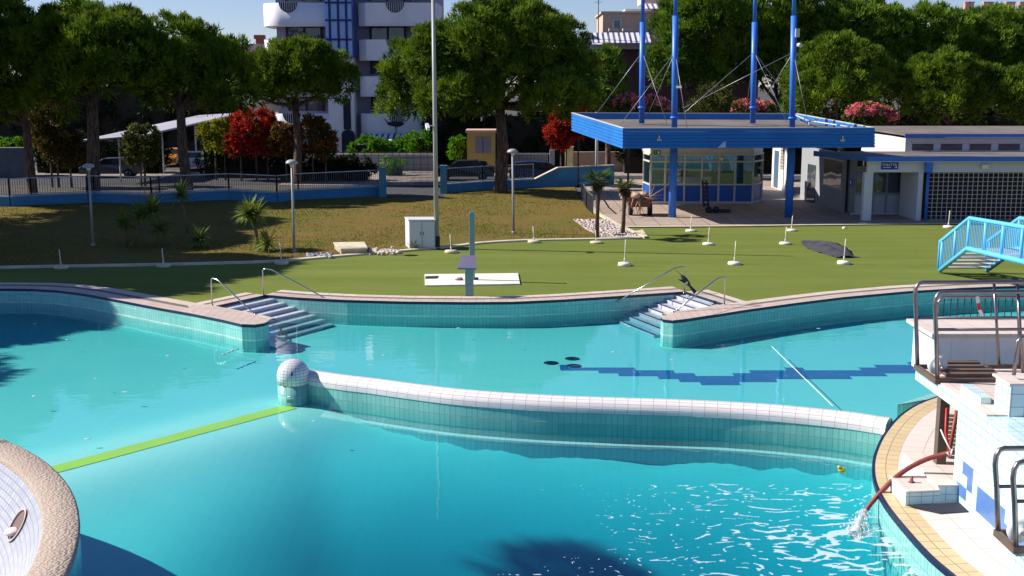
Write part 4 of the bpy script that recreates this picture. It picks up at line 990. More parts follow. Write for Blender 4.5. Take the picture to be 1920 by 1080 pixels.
# ================================================================== BLUE CANOPY PAVILION
M_cb = plain('canopy_blue', S(34, 114, 190), .45, .08, 1.2, dirt=S(30, 90, 170))
M_cb2 = plain('column_blue', S(54, 112, 204), .4, .08)
M_roof = plain('roof_membrane', S(112, 104, 98), .9, .25, .6, dirt=S(90, 78, 72), bmp=.01)
M_soff = plain('soffit_white', S(200, 196, 188), .7, .05)
M_frame = plain('white_aluminium', S(196, 194, 188), .45, .05)
M_kpan = plain('kiosk_blue_panel', S(24, 84, 176), .4, .06)
M_signb = plain('sign_blue', S(22, 52, 140), .4, .04)
M_signw = plain('sign_white', S(235, 235, 240), .5, .02)
M_cable = plain('cable', S(150, 148, 156), .4, .1, metal=.4)
YF, YB = 56.0, 65.0
FL_, FR_ = (PY(1168, 241, YF), PY(1168, 279, YF)), (PY(1640, 240, YF), PY(1640, 277, YF))
BL_, BR_ = (PY(1072, 212, YB), PY(1072, 245, YB)), (PY(1495, 213.5, YB), PY(1495, 244, YB))
t = thing('canopy_pavilion', 'blue louvred canopy hung from four blue masts beside the toilet block', 'pavilion', (FL_[0].x, YF, .035))
def louvre(a, b, nm):
    d = (b[0] - a[0]); d.z = 0; d.normalize(); o = Vector((d.y, -d.x, 0)) * .03; i_ = Vector((-d.y, d.x, 0)) * .12
    mb = MB(); n = 6
    for k in range(n):
        s0, s1 = k / n, (k + .93) / n
        a0, a1 = a[0].lerp(a[1], s0), a[0].lerp(a[1], s1); b0, b1 = b[0].lerp(b[1], s0), b[0].lerp(b[1], s1)
        mb.hexa([a1 + o, b1 + o, b1 + i_, a1 + i_, a0 - o * .2, b0 - o * .2, b0 + i_, a0 + i_])
    mb.build(nm, M_cb, t)
    c = MB(); zz = Vector((0, 0, .035)); c.hexa([a[0] + o, b[0] + o, b[0] + i_, a[0] + i_, a[0] + o + zz, b[0] + o + zz, b[0] + i_ + zz, a[0] + i_ + zz]); c.build('coping_strip', M_frame, t)
louvre(FL_, FR_, 'fascia'); louvre(BL_, FL_, 'fascia'); louvre(BR_, BL_, 'fascia'); louvre(FR_, BR_, 'fascia')
dn = Vector((0, 0, -.32)); ins = lambda P, q: P.lerp(q, .012)
C4 = [FL_[0], FR_[0], BR_[0], BL_[0]]; cc = sum(C4, Vector()) / 4
rf = [ins(p, cc) + dn for p in C4]; mb = MB(); mb.hexa([p - Vector((0, 0, .2)) for p in rf] + rf); mb.build('roof_deck', M_roof, t)
sf = [ins(p, cc) + Vector((0, 0, .06)) for p in (FL_[1], FR_[1], BR_[1], BL_[1])]; mb = MB(); mb.hexa(sf + [p + Vector((0, 0, .06)) for p in sf]); mb.build('soffit', M_soff, t)
mast = []
for (u, v, Y, ut) in ((1264.5, 237, 58.2, 1267.5), (1485.5, 238, 58.2, 1490), (1203.5, 217, 61.6, 1206), (1412, 217, 61.6, 1417)):
    b = PY(u, v, Y); tp = PY(ut, -60, Y)
    sp = b.lerp(tp, (v - (28 if v > 230 else 40)) / (v + 60))
    m_ = MB().tube([b + Vector((0, 0, -.4)), sp], .155, 12).build('mast', M_cb2, t)
    MB().tube([sp, tp], .105, 12).build('mast_top', M_cb2, m_)
    q = b.lerp(tp, .06); MB().lathe([(.22, q.z - .08), (.22, q.z + .02), (.16, q.z + .03)], (q.x, q.y), 12).build('collar', M_cb2, m_)
    if v > 230: MB().tube([(b.x, Y, .035), (b.x, Y, sf[0].z)], .2, 16).build('column', M_cb2, t)
    mast.append((b, b.lerp(tp, (v - 96) / (v + 60))))
def cab(a, b): MB().tube([a, b], .015, 5).build('stay_cable', M_cable, t)
(m0, h0_), (m1, h1_), (m2, h2_), (m3, h3_) = mast
cab(h0_, PY(1160, 238, 57.0)); cab(h0_, PY(1288, 240, 56.6)); cab(h2_, PY(1118, 214, 64)); cab(h2_, m0 + Vector((-.3, .5, .1))); cab(h0_, m2 + Vector((.3, 0, 0)))
cab(h1_, PY(1516, 237, 56.8)); cab(h1_, m2 + Vector((2.2, 0, .4))); cab(h3_, m0 + Vector((.4, 0, .6))); cab(h3_, m1 + Vector((-.2, .3, .2))); cab(h1_, m3 + Vector((.2, .3, .1))); cab(h3_, PY(1398, 214, 64)); cab(h3_, PY(1500, 214, 64.5))
cv = [PY(1487, 214, 64.4), PY(1515, 226, 60.5), PY(1560, 233, 58.5), PY(1600, 239, 56.6)]; MB().tube(cv, .04, 6).build('conduit', M_frame, t); MB().tube([PY(1516, 237, 56.8), PY(1518, 227, 57.2), PY(1535, 223, 58.5)], .03, 6).build('bracket', M_frame, t)
c = PY(1494.5, 62, 58); MB().box(c.x - .09, c.x + .11, 57.9, 58.1, c.z - .2, c.z + .22).build('junction_box', M_frame, t)
c = PY(1497, 84, 58); MB().tube([(c.x, 58, c.z), (c.x + .05, 57.7, c.z - .05)], .1, 8).build('camera', M_frame, t)
c = PY(1274, 163, 58); MB().bar((c.x - .15, 58, c.z), (c.x + .1, 57.9, c.z), .1, .12).build('camera', M_frame, t)
for u, v in ((1236, 259), (1580, 260)):       # pale anchor-like lamp brackets on the fascia
    c = PY(u, v, YF - .06); mb = MB().box(c.x - .03, c.x + .03, YF - .09, YF - .05, c.z - .08, c.z + .13); mb.box(c.x - .11, c.x + .11, YF - .085, YF - .05, c.z - .13, c.z - .08); mb.box(c.x - .11, c.x - .08, YF - .08, YF - .05, c.z - .0799, c.z - .01); mb.box(c.x + .08, c.x + .11, YF - .08, YF - .05, c.z - .0799, c.z - .01)
    mb.build('emblem', M_frame, t)
P = [PY(u, v, YF - .07) for u, v in [(1344, 277), (1361, 277), (1361, 265), (1358, 265)]]
mb = MB(); mb.hexa([P[0] + Vector((0, -.02, 0)), P[1] + Vector((0, -.02, 0)), P[1], P[0], P[3] + Vector((0, -.02, 0)), P[2] + Vector((0, -.02, 0)), P[2], P[3]]); mb.build('sail_emblem', plain('pale_blue_plate', S(150, 176, 226), .4), t)
# ------------------------------------------------------------------ glazed kiosk
YK = 64.6
kt = thing('glazed_kiosk', 'glazed ticket kiosk with blue lower panels under the canopy', 'kiosk', (PY(1219, 383, YK).x, YK, .035))
us = [1219, 1246, 1282, 1314, 1346, 1376, 1410]
cor = [Vector((PY(1206, 380, 66.4).x, 66.4, 0))] + [Vector((PY(u, 380, YK).x, YK, 0)) for u in us] + [Vector((PY(1427, 380, 66.2).x, 66.2, 0)), Vector((PY(1427, 380, 66.2).x, 67.6, 0))]
zb, zs_, zt_, zh = .16, PY(1300, 346, YK).z, PY(1300, 303, YK).z, PY(1300, 290, YK).z
M_pane = pane_mat('kiosk_glass', (.62, .72, .74), .14)
fr = MB(); 
for k in range(len(cor) - 1):
    a, b = cor[k], cor[k + 1]; L = (b - a).length; d = (b - a).normalized(); o = Vector((d.y, -d.x, 0)) * .03
    z = lambda h: Vector((0, 0, h))
    MB().face([a + z(zb), b + z(zb), b + z(zs_), a + z(zs_)]).build('lower_panel', M_kpan, kt)
    w = MB().face([a + z(zs_), b + z(zs_), b + z(zt_), a + z(zt_)]).build('window', M_pane, kt)
    MB().face([a + z(zt_), b + z(zt_), b + z(zh), a + z(zh)]).build('top_light', M_pane, kt)
    for h in (zb, zs_, zt_, zh): fr.bar(a + o + z(h), b + o + z(h), .07, .09)
    fr.bar(a + z(.04), a + z(zh), .10, .12, (0, 1, 0))
fr.build('window_frame', M_frame, kt)
MB().prism([(p.x, p.y) for p in cor] + [(cor[0].x, 67.6)], .036, zb - .04).build('plinth', M_frame, kt)
MB().prism([(p.x, p.y) for p in cor] + [(cor[0].x, 67.6)], zh + .05, zh + .42).build('head_band', M_soff, kt)
MB().box(cor[1].x, cor[-1].x, 67.3, 67.5, zb, zh).build('back_wall', plain('kiosk_back_wall', S(84, 128, 140), .7), kt)
c = PY(1326, 331, 66.5); MB().box(c.x - 2.2, c.x + .2, 66.2, 66.9, zb, c.z).build('counter', M_frame, kt)
c = PY(1340, 313, 67.5); MB().box(c.x - .35, c.x + .3, 67.2, 67.29, c.z - .15, c.z + .15).build('notice', plain('teal_notice', S(120, 210, 210), .5), kt)
c = PY(1353, 298, YK - .1); MB().lathe([(.0, c.z - .12), (.11, c.z - .06), (.11, c.z + .05), (.0, c.z + .1)], (c.x, YK - .15), 12).build('dome_lamp', M_white, kt)
c = PY(1232, 286, 63.2); t = thing('exit_sign', 'green exit sign with a white running figure hanging under the canopy', 'sign', c)
MB().box(c.x - .2, c.x + .2, 63.2, 63.25, c.z - .13, c.z + .13).build('board', plain('exit_green', S(16, 110, 60), .5), t)
mb = MB().box(c.x + .03, c.x + .12, 63.185, 63.199, c.z - .07, c.z + .08); mb.build('door_mark', M_signw, t)
mb = MB(); mb.ell((c.x - .08, 63.19, c.z + .07), (.025, .006, .025), 8, 6); mb.bar((c.x - .08, 63.19, c.z + .05), (c.x - .10, 63.19, c.z - .03), .03, .008); mb.bar((c.x - .10, 63.19, c.z - .03), (c.x - .15, 63.19, c.z - .08), .018, .008); mb.bar((c.x - .10, 63.19, c.z - .03), (c.x - .05, 63.19, c.z - .09), .018, .008); mb.build('figure', M_signw, t)
MB().tube([(c.x, 63.22, c.z + .13), (c.x, 63.22, c.z + .5)], .012, 5).build('hanger', M_frame, t)
# sun-lit white wall with a picture beside the kiosk
a, b = PZ(1446, 350, .035), PZ(1479, 363, .035); t = thing('side_wall', 'bright white wall with a dark doorway and poster between kiosk and porch', 'wall', (b.x, b.y, 0))
zt2 = 3.2; dd = a - b
def wp(s, z, o=0): q = b + dd * s; return Vector((q.x + o, q.y, z))
def wbox(nm, s0, s1, z0, z1, o0, o1, mat): MB().hexa([wp(s0, z0, o0), wp(s0, z0, o1), wp(s1, z0, o1), wp(s1, z0, o0), wp(s0, z1, o0), wp(s0, z1, o1), wp(s1, z1, o1), wp(s1, z1, o0)]).build(nm, mat, t)
wbox('wall_face', 0, 1, .036, zt2, 0, .2, M_white)
wbox('door', .62, .86, .1, 2.5, -.03, -.002, plain('door_grey_blue', S(70, 96, 120), .5))
wbox('poster', .34, .52, 1.4, 2.9, -.02, -.002, tile('poster', S(206, 200, 186), S(150, 120, 90), S(96, 84, 70), .28, .2, .03, .5))
# ================================================================== TOILET BLOCK
YT = 56.7
M_plas = plain('white_plaster', S(206, 204, 208), .75, .05, .8, dirt=S(176, 174, 176))
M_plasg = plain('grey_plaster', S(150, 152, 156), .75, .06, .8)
tb = thing('toilet_block', 'low white toilet block with blue roof edges and a lattice front', 'building', (PZ(1735, 417).x, YT, .035))
xa, xb, xc = PY(1625, 340, YT).x, PY(1738, 340, YT).x, 42
zr0, zr1 = PY(1800, 301, YT).z, PY(1800, 293.5, YT).z; zl = PY(1800, 323, YT).z
skew = lambda y: -(y - YT) * .20
MB().box(xa, xc, YT, YT + .2, zl, zr0).build('header_wall', M_plas, tb)
MB().hexa([(xa - .1, YT - .25, zr0 + .001), (xc, YT - .25, zr0 + .001), (xc, YT + 5.6, zr0 - .1), (xa - .1 - 1.1, YT + 5.6, zr0 - .1), (xa - .1, YT - .25, zr1), (xc, YT - .25, zr1), (xc, YT + 5.6, zr1 - .06), (xa - 1.2, YT + 5.6, zr1 - .06)]).build('lower_roof', M_roof, tb)
MB().box(xa - .12, xc, YT - .30, YT - .251, zr0 - .02, zr1 + .02).build('roof_edge', M_cb2, tb)
MB().box(xa - .12, xc, YT - .32, YT - .301, zr0 - .055, zr0 - .021).build('gutter_line', M_frame, tb)
MB().hexa([(xa - .16, YT - .26, zr0 - .02), (xa - .11, YT - .26, zr0 - .02), (xa - 1.19, YT + 5.6, zr0 - .12), (xa - 1.24, YT + 5.6, zr0 - .12), (xa - .16, YT - .26, zr1 + .03), (xa - .11, YT - .26, zr1 + .03), (xa - 1.19, YT + 5.6, zr1 - .03), (xa - 1.24, YT + 5.6, zr1 - .03)]).build('roof_edge', M_cb2, tb)
MB().box(PY(1621, 340, YT).x, PY(1637, 340, YT).x, YT + .01, YT + .38, .036, zl - .001).build('porch_column', M_plas, tb)
MB().box(PY(1722, 340, YT).x, PY(1731, 340, YT).x, YT + .01, YT + 2.6, .036, zl - .001).build('pier', M_plas, tb)
xp = PY(1738, 340, YT).x; pipe = MB().tube([(xp, YT - .12, .036), (xp, YT - .12, zl + .15)], .075, 10).build('downpipe', M_cb2, tb); MB().box(xp - .17, xp + .17, YT - .24, YT - .01, zl + .02, zr0 - .056).build('hopper', M_cb2, pipe)
# lattice of pale blocks with dark openings
x0 = PY(1741, 340, YT).x; mb = MB(); cw = (PY(1920, 370, YT).x - x0) / 19.5
k = 0
while x0 + k * cw < 33: mb.box(x0 + k * cw, x0 + k * cw + .024, YT + .02, YT + .05, .06, zl - .002); k += 1
nz = 11
for j in range(nz + 1):
    z = .06 + (zl - .1) * j / nz; mb.box(x0, 33, YT + .025, YT + .045, z - .011, z + .011)
mb.build('lattice_screen', M_frame, tb)
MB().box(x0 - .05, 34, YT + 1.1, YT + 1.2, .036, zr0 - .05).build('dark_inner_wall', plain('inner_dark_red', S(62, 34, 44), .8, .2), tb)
# porch interior
yd = YT + 2.9; xl, xr = PY(1603, 350, yd).x, PY(1706, 350, yd).x
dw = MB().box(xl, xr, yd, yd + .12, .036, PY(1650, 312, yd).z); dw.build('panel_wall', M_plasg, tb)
M_dpan = plain('door_panel', S(176, 178, 184), .5, .04); M_dgl = glassmat('frosted_dark_glass', S(66, 76, 82))
for (u0, u1) in ((1603, 1624), (1638, 1660.5), (1663, 1691)):
    a_, b_ = PY(u0, 340, yd).x + .06, PY(u1, 340, yd).x
    d_ = MB().box(a_, b_, yd - .05, yd - .002, .09, PY(1650, 366, yd).z).build('door', M_dpan, tb)
    MB().box(a_, b_, yd - .045, yd - .002, PY(1650, 361, yd).z, PY(1650, 322, yd).z).build('pane', M_dgl, d_)
MB().box(xl - .2, xr + .0, yd - .14, yd - .051, .036, .11).build('threshold', M_frame, tb)
MB().box(xr + .3, PY(1727, 340, yd).x + .3, yd + 2.5, yd + 2.6, .036, 3.0).build('passage_wall', plain('passage_teal', S(70, 110, 116), .7), tb)
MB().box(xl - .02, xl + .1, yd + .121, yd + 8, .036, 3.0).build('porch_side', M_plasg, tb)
# receding left inner wall of the porch with window and door
A0, A1 = PY(1572, 392, 61.5), PY(1497, 370, 67); z3 = 3.15
w0, w1 = Vector((PY(1577, 390, 60.6).x, 60.6, 0)), Vector((PY(1500, 370, 68).x, 68, 0))
def on(s, h, off=0): q = w0.lerp(w1, s); d = (w1 - w0).normalized(); return Vector((q.x - abs(d.y) * off, q.y - abs(d.x) * off * .5, h))
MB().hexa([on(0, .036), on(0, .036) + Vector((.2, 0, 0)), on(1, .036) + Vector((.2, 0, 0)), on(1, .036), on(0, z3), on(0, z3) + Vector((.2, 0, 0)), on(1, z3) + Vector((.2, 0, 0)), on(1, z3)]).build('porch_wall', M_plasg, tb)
def patch(nm, s0, s1, h0, h1, mat, off): MB().hexa([on(s0, h0, off), on(s0, h0), on(s1, h0), on(s1, h0, off), on(s0, h1, off), on(s0, h1), on(s1, h1), on(s1, h1, off)]).build(nm, mat, tb)
patch('window', .02, .42, 1.3, 2.7, M_dgl, .03); patch('window_frame', .0, .44, 1.2, 1.29, M_frame, .05); patch('window_frame', .0, .44, 2.71, 2.8, M_frame, .05); patch('door', .62, .82, .05, 2.2, M_dgl, .03)
# clerestory
yc = 62.2; zc0, zc1 = zr1 - .3, PY(1800, 258, yc).z; xc0 = PY(1697, 280, yc).x
MB().hexa([(xc0, yc, zc0), (xc, yc, zc0), (xc, yc + 5, zc0), (xc0 - .85, yc + 5, zc0), (xc0, yc, zc1), (xc, yc, zc1), (xc, yc + 5, zc1 + .1), (xc0 - .85, yc + 5, zc1 + .1)]).build('clerestory_wall', M_plas, tb)
MB().hexa([(xc0 - .15, yc - .3, zc1 + .11), (xc, yc - .3, zc1 + .11), (xc, yc + 6, zc1 + .3), (xc0 - 1.15, yc + 6, zc1 + .3), (xc0 - .15, yc - .3, zc1 + .2), (xc, yc - .3, zc1 + .2), (xc, yc + 6, zc1 + .42), (xc0 - 1.15, yc + 6, zc1 + .42)]).build('upper_roof', M_roof, tb)
MB().box(xc0 - .17, xc, yc - .35, yc - .301, zc1 + .04, zc1 + .215).build('roof_edge', M_cb2, tb); MB().box(xc0 + 2, xc, yc - .37, yc - .351, zc1 + .02, zc1 + .05).build('gutter_line', M_frame, tb)
M_win = glassmat('clerestory_glass', S(60, 58, 84))
for k in range(8):
    u0 = 1710 + k * 54; a_, b_ = PY(u0, 275, yc).x, PY(u0 + 40, 275, yc).x; z0, z1 = PY(1800, 284, yc).z, PY(1800, 269.5, yc).z
    w = MB().box(a_, b_, yc - .02, yc - .001, z0 + .06, z1).build('window', M_win, tb)
    f = MB().box(a_ - .06, b_ + .06, yc - .09, yc - .001, z0 - .02, z0 + .055); f.box(a_ - .06, b_ + .06, yc - .05, yc - .001, z1 + .001, z1 + .05); f.build('frame', M_frame, w)
c = PY(1847, 313, YT - .1); MB().box(c.x - .17, c.x + .17, YT - .16, YT - .002, c.z - .1, c.z + .12).build('floodlight', M_white, tb)
# signs of the toilet block
c = PY(1668.5, 311, YT - .03); t = thing('toilet_sign', 'blue and white toilet sign with an arrow above the porch', 'sign', c)
MB().box(c.x - .42, c.x + .42, YT - .035, YT - .012, c.z - .19, c.z + .19).build('board', M_signb, t); MB().box(c.x - .46, c.x + .46, YT - .03, YT - .012, c.z - .255, c.z - .192).build('rim', M_signw, t)
text('TOILETTE', 'lettering', t, (c.x - .05, YT - .037, c.z + .05), .16, M_signw); MB().box(c.x - .34, c.x + .06, YT - .037, YT - .0351, c.z - .09, c.z - .065).build('underline', M_signw, t)
mb = MB(); mb.box(c.x + .30, c.x + .325, YT - .037, YT - .0351, c.z - .06, c.z + .1); mb.face([(c.x + .25, YT - .037, c.z - .06), (c.x + .31, YT - .037, c.z - .13), (c.x + .375, YT - .037, c.z - .06)]); mb.build('arrow', M_signw, t)
for (u, v, lab, two) in ((1595, 342, 'small dark blue restroom sign left of the panelled doors', False), (1699, 343, 'small dark blue restroom sign with two figures right of the panelled doors', True)):
    c = PY(u, v, yd - .03); t = thing('restroom_sign', lab, 'sign', c)
    MB().box(c.x - .11, c.x + .11, yd - .03, yd - .003, c.z - .17, c.z + .17).build('board', M_signb, t)
    for dx_ in ((-.05, .05) if two else (0,)):
        mb = MB().ell((c.x + dx_, yd - .034, c.z + .08), (.022, .004, .024), 8, 6); mb.box(c.x + dx_ - .028, c.x + dx_ + .028, yd - .036, yd - .031, c.z - .03, c.z + .05); mb.box(c.x + dx_ - .018, c.x + dx_ + .018, yd - .036, yd - .031, c.z - .11, c.z - .031); mb.build('figure', M_signw, t)
# parked trolley / mop bucket clutter in the porch
c = PZ(1330, 398, .035); t = thing('folded_trolley', 'dark folded trolley standing in the shade before the kiosk', 'trolley', c)
mb = MB().bar((c.x - .3, c.y, .3), (c.x - .35, c.y + .4, 1.7), .08, .08); mb.bar((c.x - .05, c.y, .3), (c.x - .15, c.y + .4, 1.7), .08, .08)
for k in range(6): mb.bar((c.x - .32, c.y + .05 * k, .45 + .22 * k), (c.x - .06, c.y + .05 * k, .45 + .22 * k), .06, .1)
mb.build('back_frame', M_dark, t); MB().box(c.x - .2, c.x + 1.1, c.y - .3, c.y + .3, .1, .18).build('bed', M_dark, t)
for x in (c.x - .1, c.x + .3):
    wb = MB().lathe([(.0, -.05), (.17, -.05), (.17, .05), (0, .05)], (0, 0), 12); wb.v = [Vector((x + v.x, c.y - .3 + v.z, .21 + v.y)) for v in wb.v]; wb.build('wheel', M_dark, t)
# ================================================================== BLUE WALL WITH RAILING, GATE
M_bw = plain('blue_wall_paint', S(60, 126, 170), .75, .12, 1, dirt=S(48, 100, 140))
M_rail = plain('grey_railing', S(104, 108, 112), .5, .1, metal=.3)
def railed(lab, pts, hts, hr, group='railed walls round the lawn'):
    """pts px on the ground, hts wall heights"""
    P = [PZ(u, v, 0) for u, v in pts]
    t = thing('railed_wall', lab, 'wall', P[0], group)
    w = MB(); c = MB(); bars = MB(); tr = MB(); th = Vector((0, 0, 1))
    for k in range(len(P) - 1):
        a, b = P[k], P[k + 1]; d = (b - a).normalized(); n_ = Vector((-d.y, d.x, 0)) * .12; h0, h1 = hts[k], hts[k + 1]
        w.hexa([a - n_, b - n_, b + n_, a + n_, a - n_ + th * h0, b - n_ + th * h1, b + n_ + th * h1, a + n_ + th * h0])
        n2 = n_ * 1.3; c.hexa([a - n2 + th * (h0 + .002), b - n2 + th * (h1 + .002), b + n2 + th * (h1 + .002), a + n2 + th * (h0 + .002), a - n2 + th * (h0 + .06), b - n2 + th * (h1 + .06), b + n2 + th * (h1 + .06), a + n2 + th * (h0 + .06)])
        if hr:
            L = (b - a).length; m_ = max(2, int(L / .13))
            for j in range(m_):
                q = a.lerp(b, (j + .5) / m_) + th * (h0 + (h1 - h0) * (j + .5) / m_ + .06); bars.bar(q, q + th * hr, .022, .022)
            for f in (.06, hr): tr.bar(a + th * (h0 + .06 + f), b + th * (h1 + .06 + f), .05, .05)
            for q, h in ((a, h0), (b, h1)): tr.bar(q + th * h, q + th * (h + hr + .1), .06, .06)
    w.build('wall', M_bw, t); c.build('coping', M_kerb if not hr else plain('wall_cap', S(150, 170, 190), .7), t)
    if hr: bars.build('bars', M_rail, t); tr.build('rails', plain('rail_top', S(170, 172, 176), .4, metal=.3), t)
    return P
railed('long zigzag low blue wall with grey railing left of the gate', [(-260, 391), (-60, 387), (20, 388), (60, 385), (165, 381), (178, 380), (285, 384), (300, 381), (430, 375), (520, 380), (560, 375), (715, 368)], [.55] * 11 + [.6], .95)
railed('low blue wall with grey railing right of the gate, behind the big pine', [(828, 363), (905, 357), (1000, 352)], [.55, .55, .55], .95)
railed('tall plain blue wall behind the lawn corner, left of the path', [(1000, 351.5), (1045, 350), (1150, 346)], [.5, 1.25, 1.3], 0)
for u, v, lab in ((718, 370, 'blue gate post left of the open entrance'), (832, 364, 'blue gate post right of the open entrance')):
    b = PZ(u, v, 0); tag(MB().box(b.x - .2, b.x + .2, b.y - .2, b.y + .2, 0, 1.75).box(b.x - .23, b.x + .23, b.y - .23, b.y + .23, 1.751, 1.8).build('gate_post', plain('teal_post', S(70, 130, 150), .6, .1), loc=b), lab, 'post')
a, b = PZ(722, 352, 0), PZ(815, 350, 0)
t = thing('entrance_gate', 'dark barred entrance gate with a mesh wing at the street', 'gate', a)
mb = MB(); n_ = 42
for k in range(n_ + 1): q = a.lerp(b, k / n_); mb.bar(q + Vector((0, 0, .1)), q + Vector((0, 0, 2.0)), .03, .03)
mb.build('bars', M_rail, t); mb = MB()
for z in (.1, 2.0): mb.bar(a + Vector((0, 0, z)), b + Vector((0, 0, z)), .06, .06)
for k in range(5): z = .25 + k * .18; mb.bar(a.lerp(b, .5) + Vector((0, 0, z)), b + Vector((0, 0, z)), .03, .03)
mb.build('rails', M_rail, t)
q = [PZ(u, v, 0) for u, v in [(718, 372), (832, 372), (828, 350), (722, 350)]]; mb = MB(); mb.prism([(p.x, p.y) for p in q], 0, .04, False); struct('entrance_ramp', mb, M_road)
# railing along the path
a, b, c = PZ(1090, 368, 0), PZ(1100, 390, 0), PZ(1122, 412, 0)
t = thing('path_railing', 'short grey wire fence along the path beside the lawn corner', 'fence', a)
mb = MB(); tr = MB()
for A, B in ((a, b), (b, c.lerp(b, .45))):
    m_ = 16
    for k in range(m_ + 1): q = A.lerp(B, k / m_); mb.bar(q, q + Vector((0, 0, .95)), .02, .02)
    tr.bar(A + Vector((0, 0, .97)), B + Vector((0, 0, .97)), .05, .05); tr.bar(A, A + Vector((0, 0, 1.0)), .06, .06); tr.bar(B, B + Vector((0, 0, 1.0)), .06, .06)
mb.build('bars', M_rail, t); tr.build('rails', M_rail, t)
# ================================================================== STREET BEHIND
def strip(name, x0, x1, y0, y1, z, mat): mb = MB(); mb.face([(x0, y0, z), (x1, y0, z), (x1, y1, z), (x0, y1, z)]); return struct(name, mb, mat)
strip('street', -80, 90, 78.2, 86, -.008, M_road)
strip('pavement', -60, 60, 86.0, 91, -.004, M_pave)
strip('entrance_paving', -16, -4.6, 77.9, 86.0, -.002, M_pave)
M_lwall = plain('pale_wall', S(170, 172, 180), .8, .1, .8, dirt=S(140, 140, 146))
def gwall(name, lab, u0, u1, v0, v1, Y, mat, cat='wall', th=.2, rails=False):
    a, b = PY(u0, v1, Y), PY(u1, v0, Y)
    t = thing(name, lab, cat, (a.x, Y, 0)); MB().box(a.x, b.x, Y, Y + th, -.01, b.z).build('wall_face', mat, t)
    MB().box(a.x - .03, b.x + .03, Y - .03, Y + th + .03, b.z + .001, b.z + .06).build('coping', M_kerb, t); return t, a, b
t, a, b = gwall('boundary_wall', 'pale street wall with dark railings below the apartment block', 515, 815, 290, 320, 91.2, M_lwall)
mb = MB()
for k in range(24):
    x = a.x + (b.x - a.x) * k / 23; mb.bar((x, 90.9, 0), (x, 90.9, 1.5), .05, .05)
for z in (.5, 1.0, 1.45): mb.bar((a.x, 90.9, z), (b.x, 90.9, z), .05, .05)
mb.build('railing', M_rail, t)
gwall('boundary_wall', 'grey concrete street wall at the far left under the bright hedge', -80, 52, 278, 332, 84, plain('dark_panel', S(88, 92, 100), .8))
gwall('boundary_wall', 'beige garden wall behind the tall blue wall, with a yellow pillar', 1065, 1200, 286, 320, 90, plain('beige_wall', S(176, 150, 130), .85, .1, .8))
c = PY(1067, 290, 89.8); tag(MB().box(c.x - .3, c.x + .3, 89.5, 89.9, 0, 1.9).box(c.x - .35, c.x + .35, 89.45, 89.95, 1.901, 2.0).build('wall_pillar', plain('yellow_pillar', S(220, 206, 140), .7), loc=c), 'yellow wall pillar at the left end of the beige garden wall', 'pillar')
# white picket gate
a, b = PY(962, 305, 92), PY(1040, 287, 92); t = thing('picket_fence', 'white picket fence with a pillar behind the parked cars', 'fence', (a.x, 92, 0))
mb = MB(); n_ = 26
for k in range(n_): x = a.x + (b.x - a.x - .5) * k / n_; mb.box(x, x + .06, 92, 92.05, .2, b.z)
mb.box(a.x, b.x - .4, 91.96, 91.999, b.z - .12, b.z - .02); mb.box(a.x, b.x - .4, 91.96, 91.999, .3, .4)
mb.build('pickets', M_frame, t); MB().box(b.x - .4, b.x, 91.9, 92.3, 0, b.z + .25).build('pillar', M_lwall, t)
# transformer cabin
a, b = PY(876, 300, 89), PY(928, 249, 89); t = thing('transformer_cabin', 'ochre electricity cabin with a grey double door', 'cabin', (a.x, 89, 0))
MB().box(a.x, b.x, 89, 92, 0, b.z).build('cabin_wall', plain('ochre_render', S(186, 156, 84), .85, .12, 1, dirt=S(150, 124, 70)), t)
MB().box(a.x - .12, b.x + .12, 88.88, 92.1, b.z + .001, b.z + .2).build('cabin_roof', plain('pink_cap', S(200, 164, 140), .8), t)
c, d = PY(891, 287, 89), PY(920, 257, 89); dr = MB().box(c.x, d.x, 88.96, 88.999, c.z, d.z).build('door', plain('cabin_door', S(132, 126, 140), .5), t); MB().box((c.x + d.x) / 2 - .02, (c.x + d.x) / 2 + .02, 88.94, 88.959, c.z, d.z).build('door_gap', M_dark, dr)
# triangular road sign seen from the back, street lamp, masts
c = PY(696, 313, 87); t = thing('road_sign', 'dark triangular road sign seen from behind on the pavement', 'sign', (c.x, 87, 0))
MB().hexa([(c.x - .42, 87, c.z - .3), (c.x + .42, 87, c.z - .3), (c.x + .42, 87.03, c.z - .3), (c.x - .42, 87.03, c.z - .3), (c.x - .02, 87, c.z + .45), (c.x + .02, 87, c.z + .45), (c.x + .02, 87.03, c.z + .45), (c.x - .02, 87.03, c.z + .45)]).build('board', M_dark, t); MB().tube([(c.x, 87.06, 0), (c.x, 87.06, c.z)], .04, 6).build('post', M_rail, t)
b = PZ(1119, 318, 0); b.y = 86; q = [PY(1119, v, 86) for v in (320, 200, 125)] + [PY(1117, 108, 86), PY(1114, 102, 86), PY(1110, 99, 86)]
t = thing('street_lamp', 'white curved street lamp rising behind the canopy', 'street lamp', (q[0].x, 86, 0)); MB().tube([(q[0].x, 86, 0)] + q[1:], [.12, .10, .085, .08, .08, .1], 8).build('pole', M_white, t); c = q[-1]; MB().bar(c + Vector((.1, 0, .02)), c + Vector((-.4, 0, -.05)), .2, .12).build('lamp_head', M_white, t)
for u, v0, v1, Y, lab in ((1122, 40, -20, 108, 'thin lattice aerial mast on the left of the pinkish villa'), (391, 70, 46, 100, 'small television aerial above the left pine crowns')):
    a, b = PY(u, v0 + 40, Y), PY(u, v1, Y); t = thing('aerial', lab, 'aerial', a); MB().tube([a, b], .05, 6).build('mast', M_rail, t)
    mb = MB()
    for k in range(4): z = b.z - .25 - k * .3; mb.bar((b.x - .5 + .05 * k, Y, z), (b.x + .5 - .05 * k, Y, z), .035, .035)
    mb.build('elements', M_rail, t)
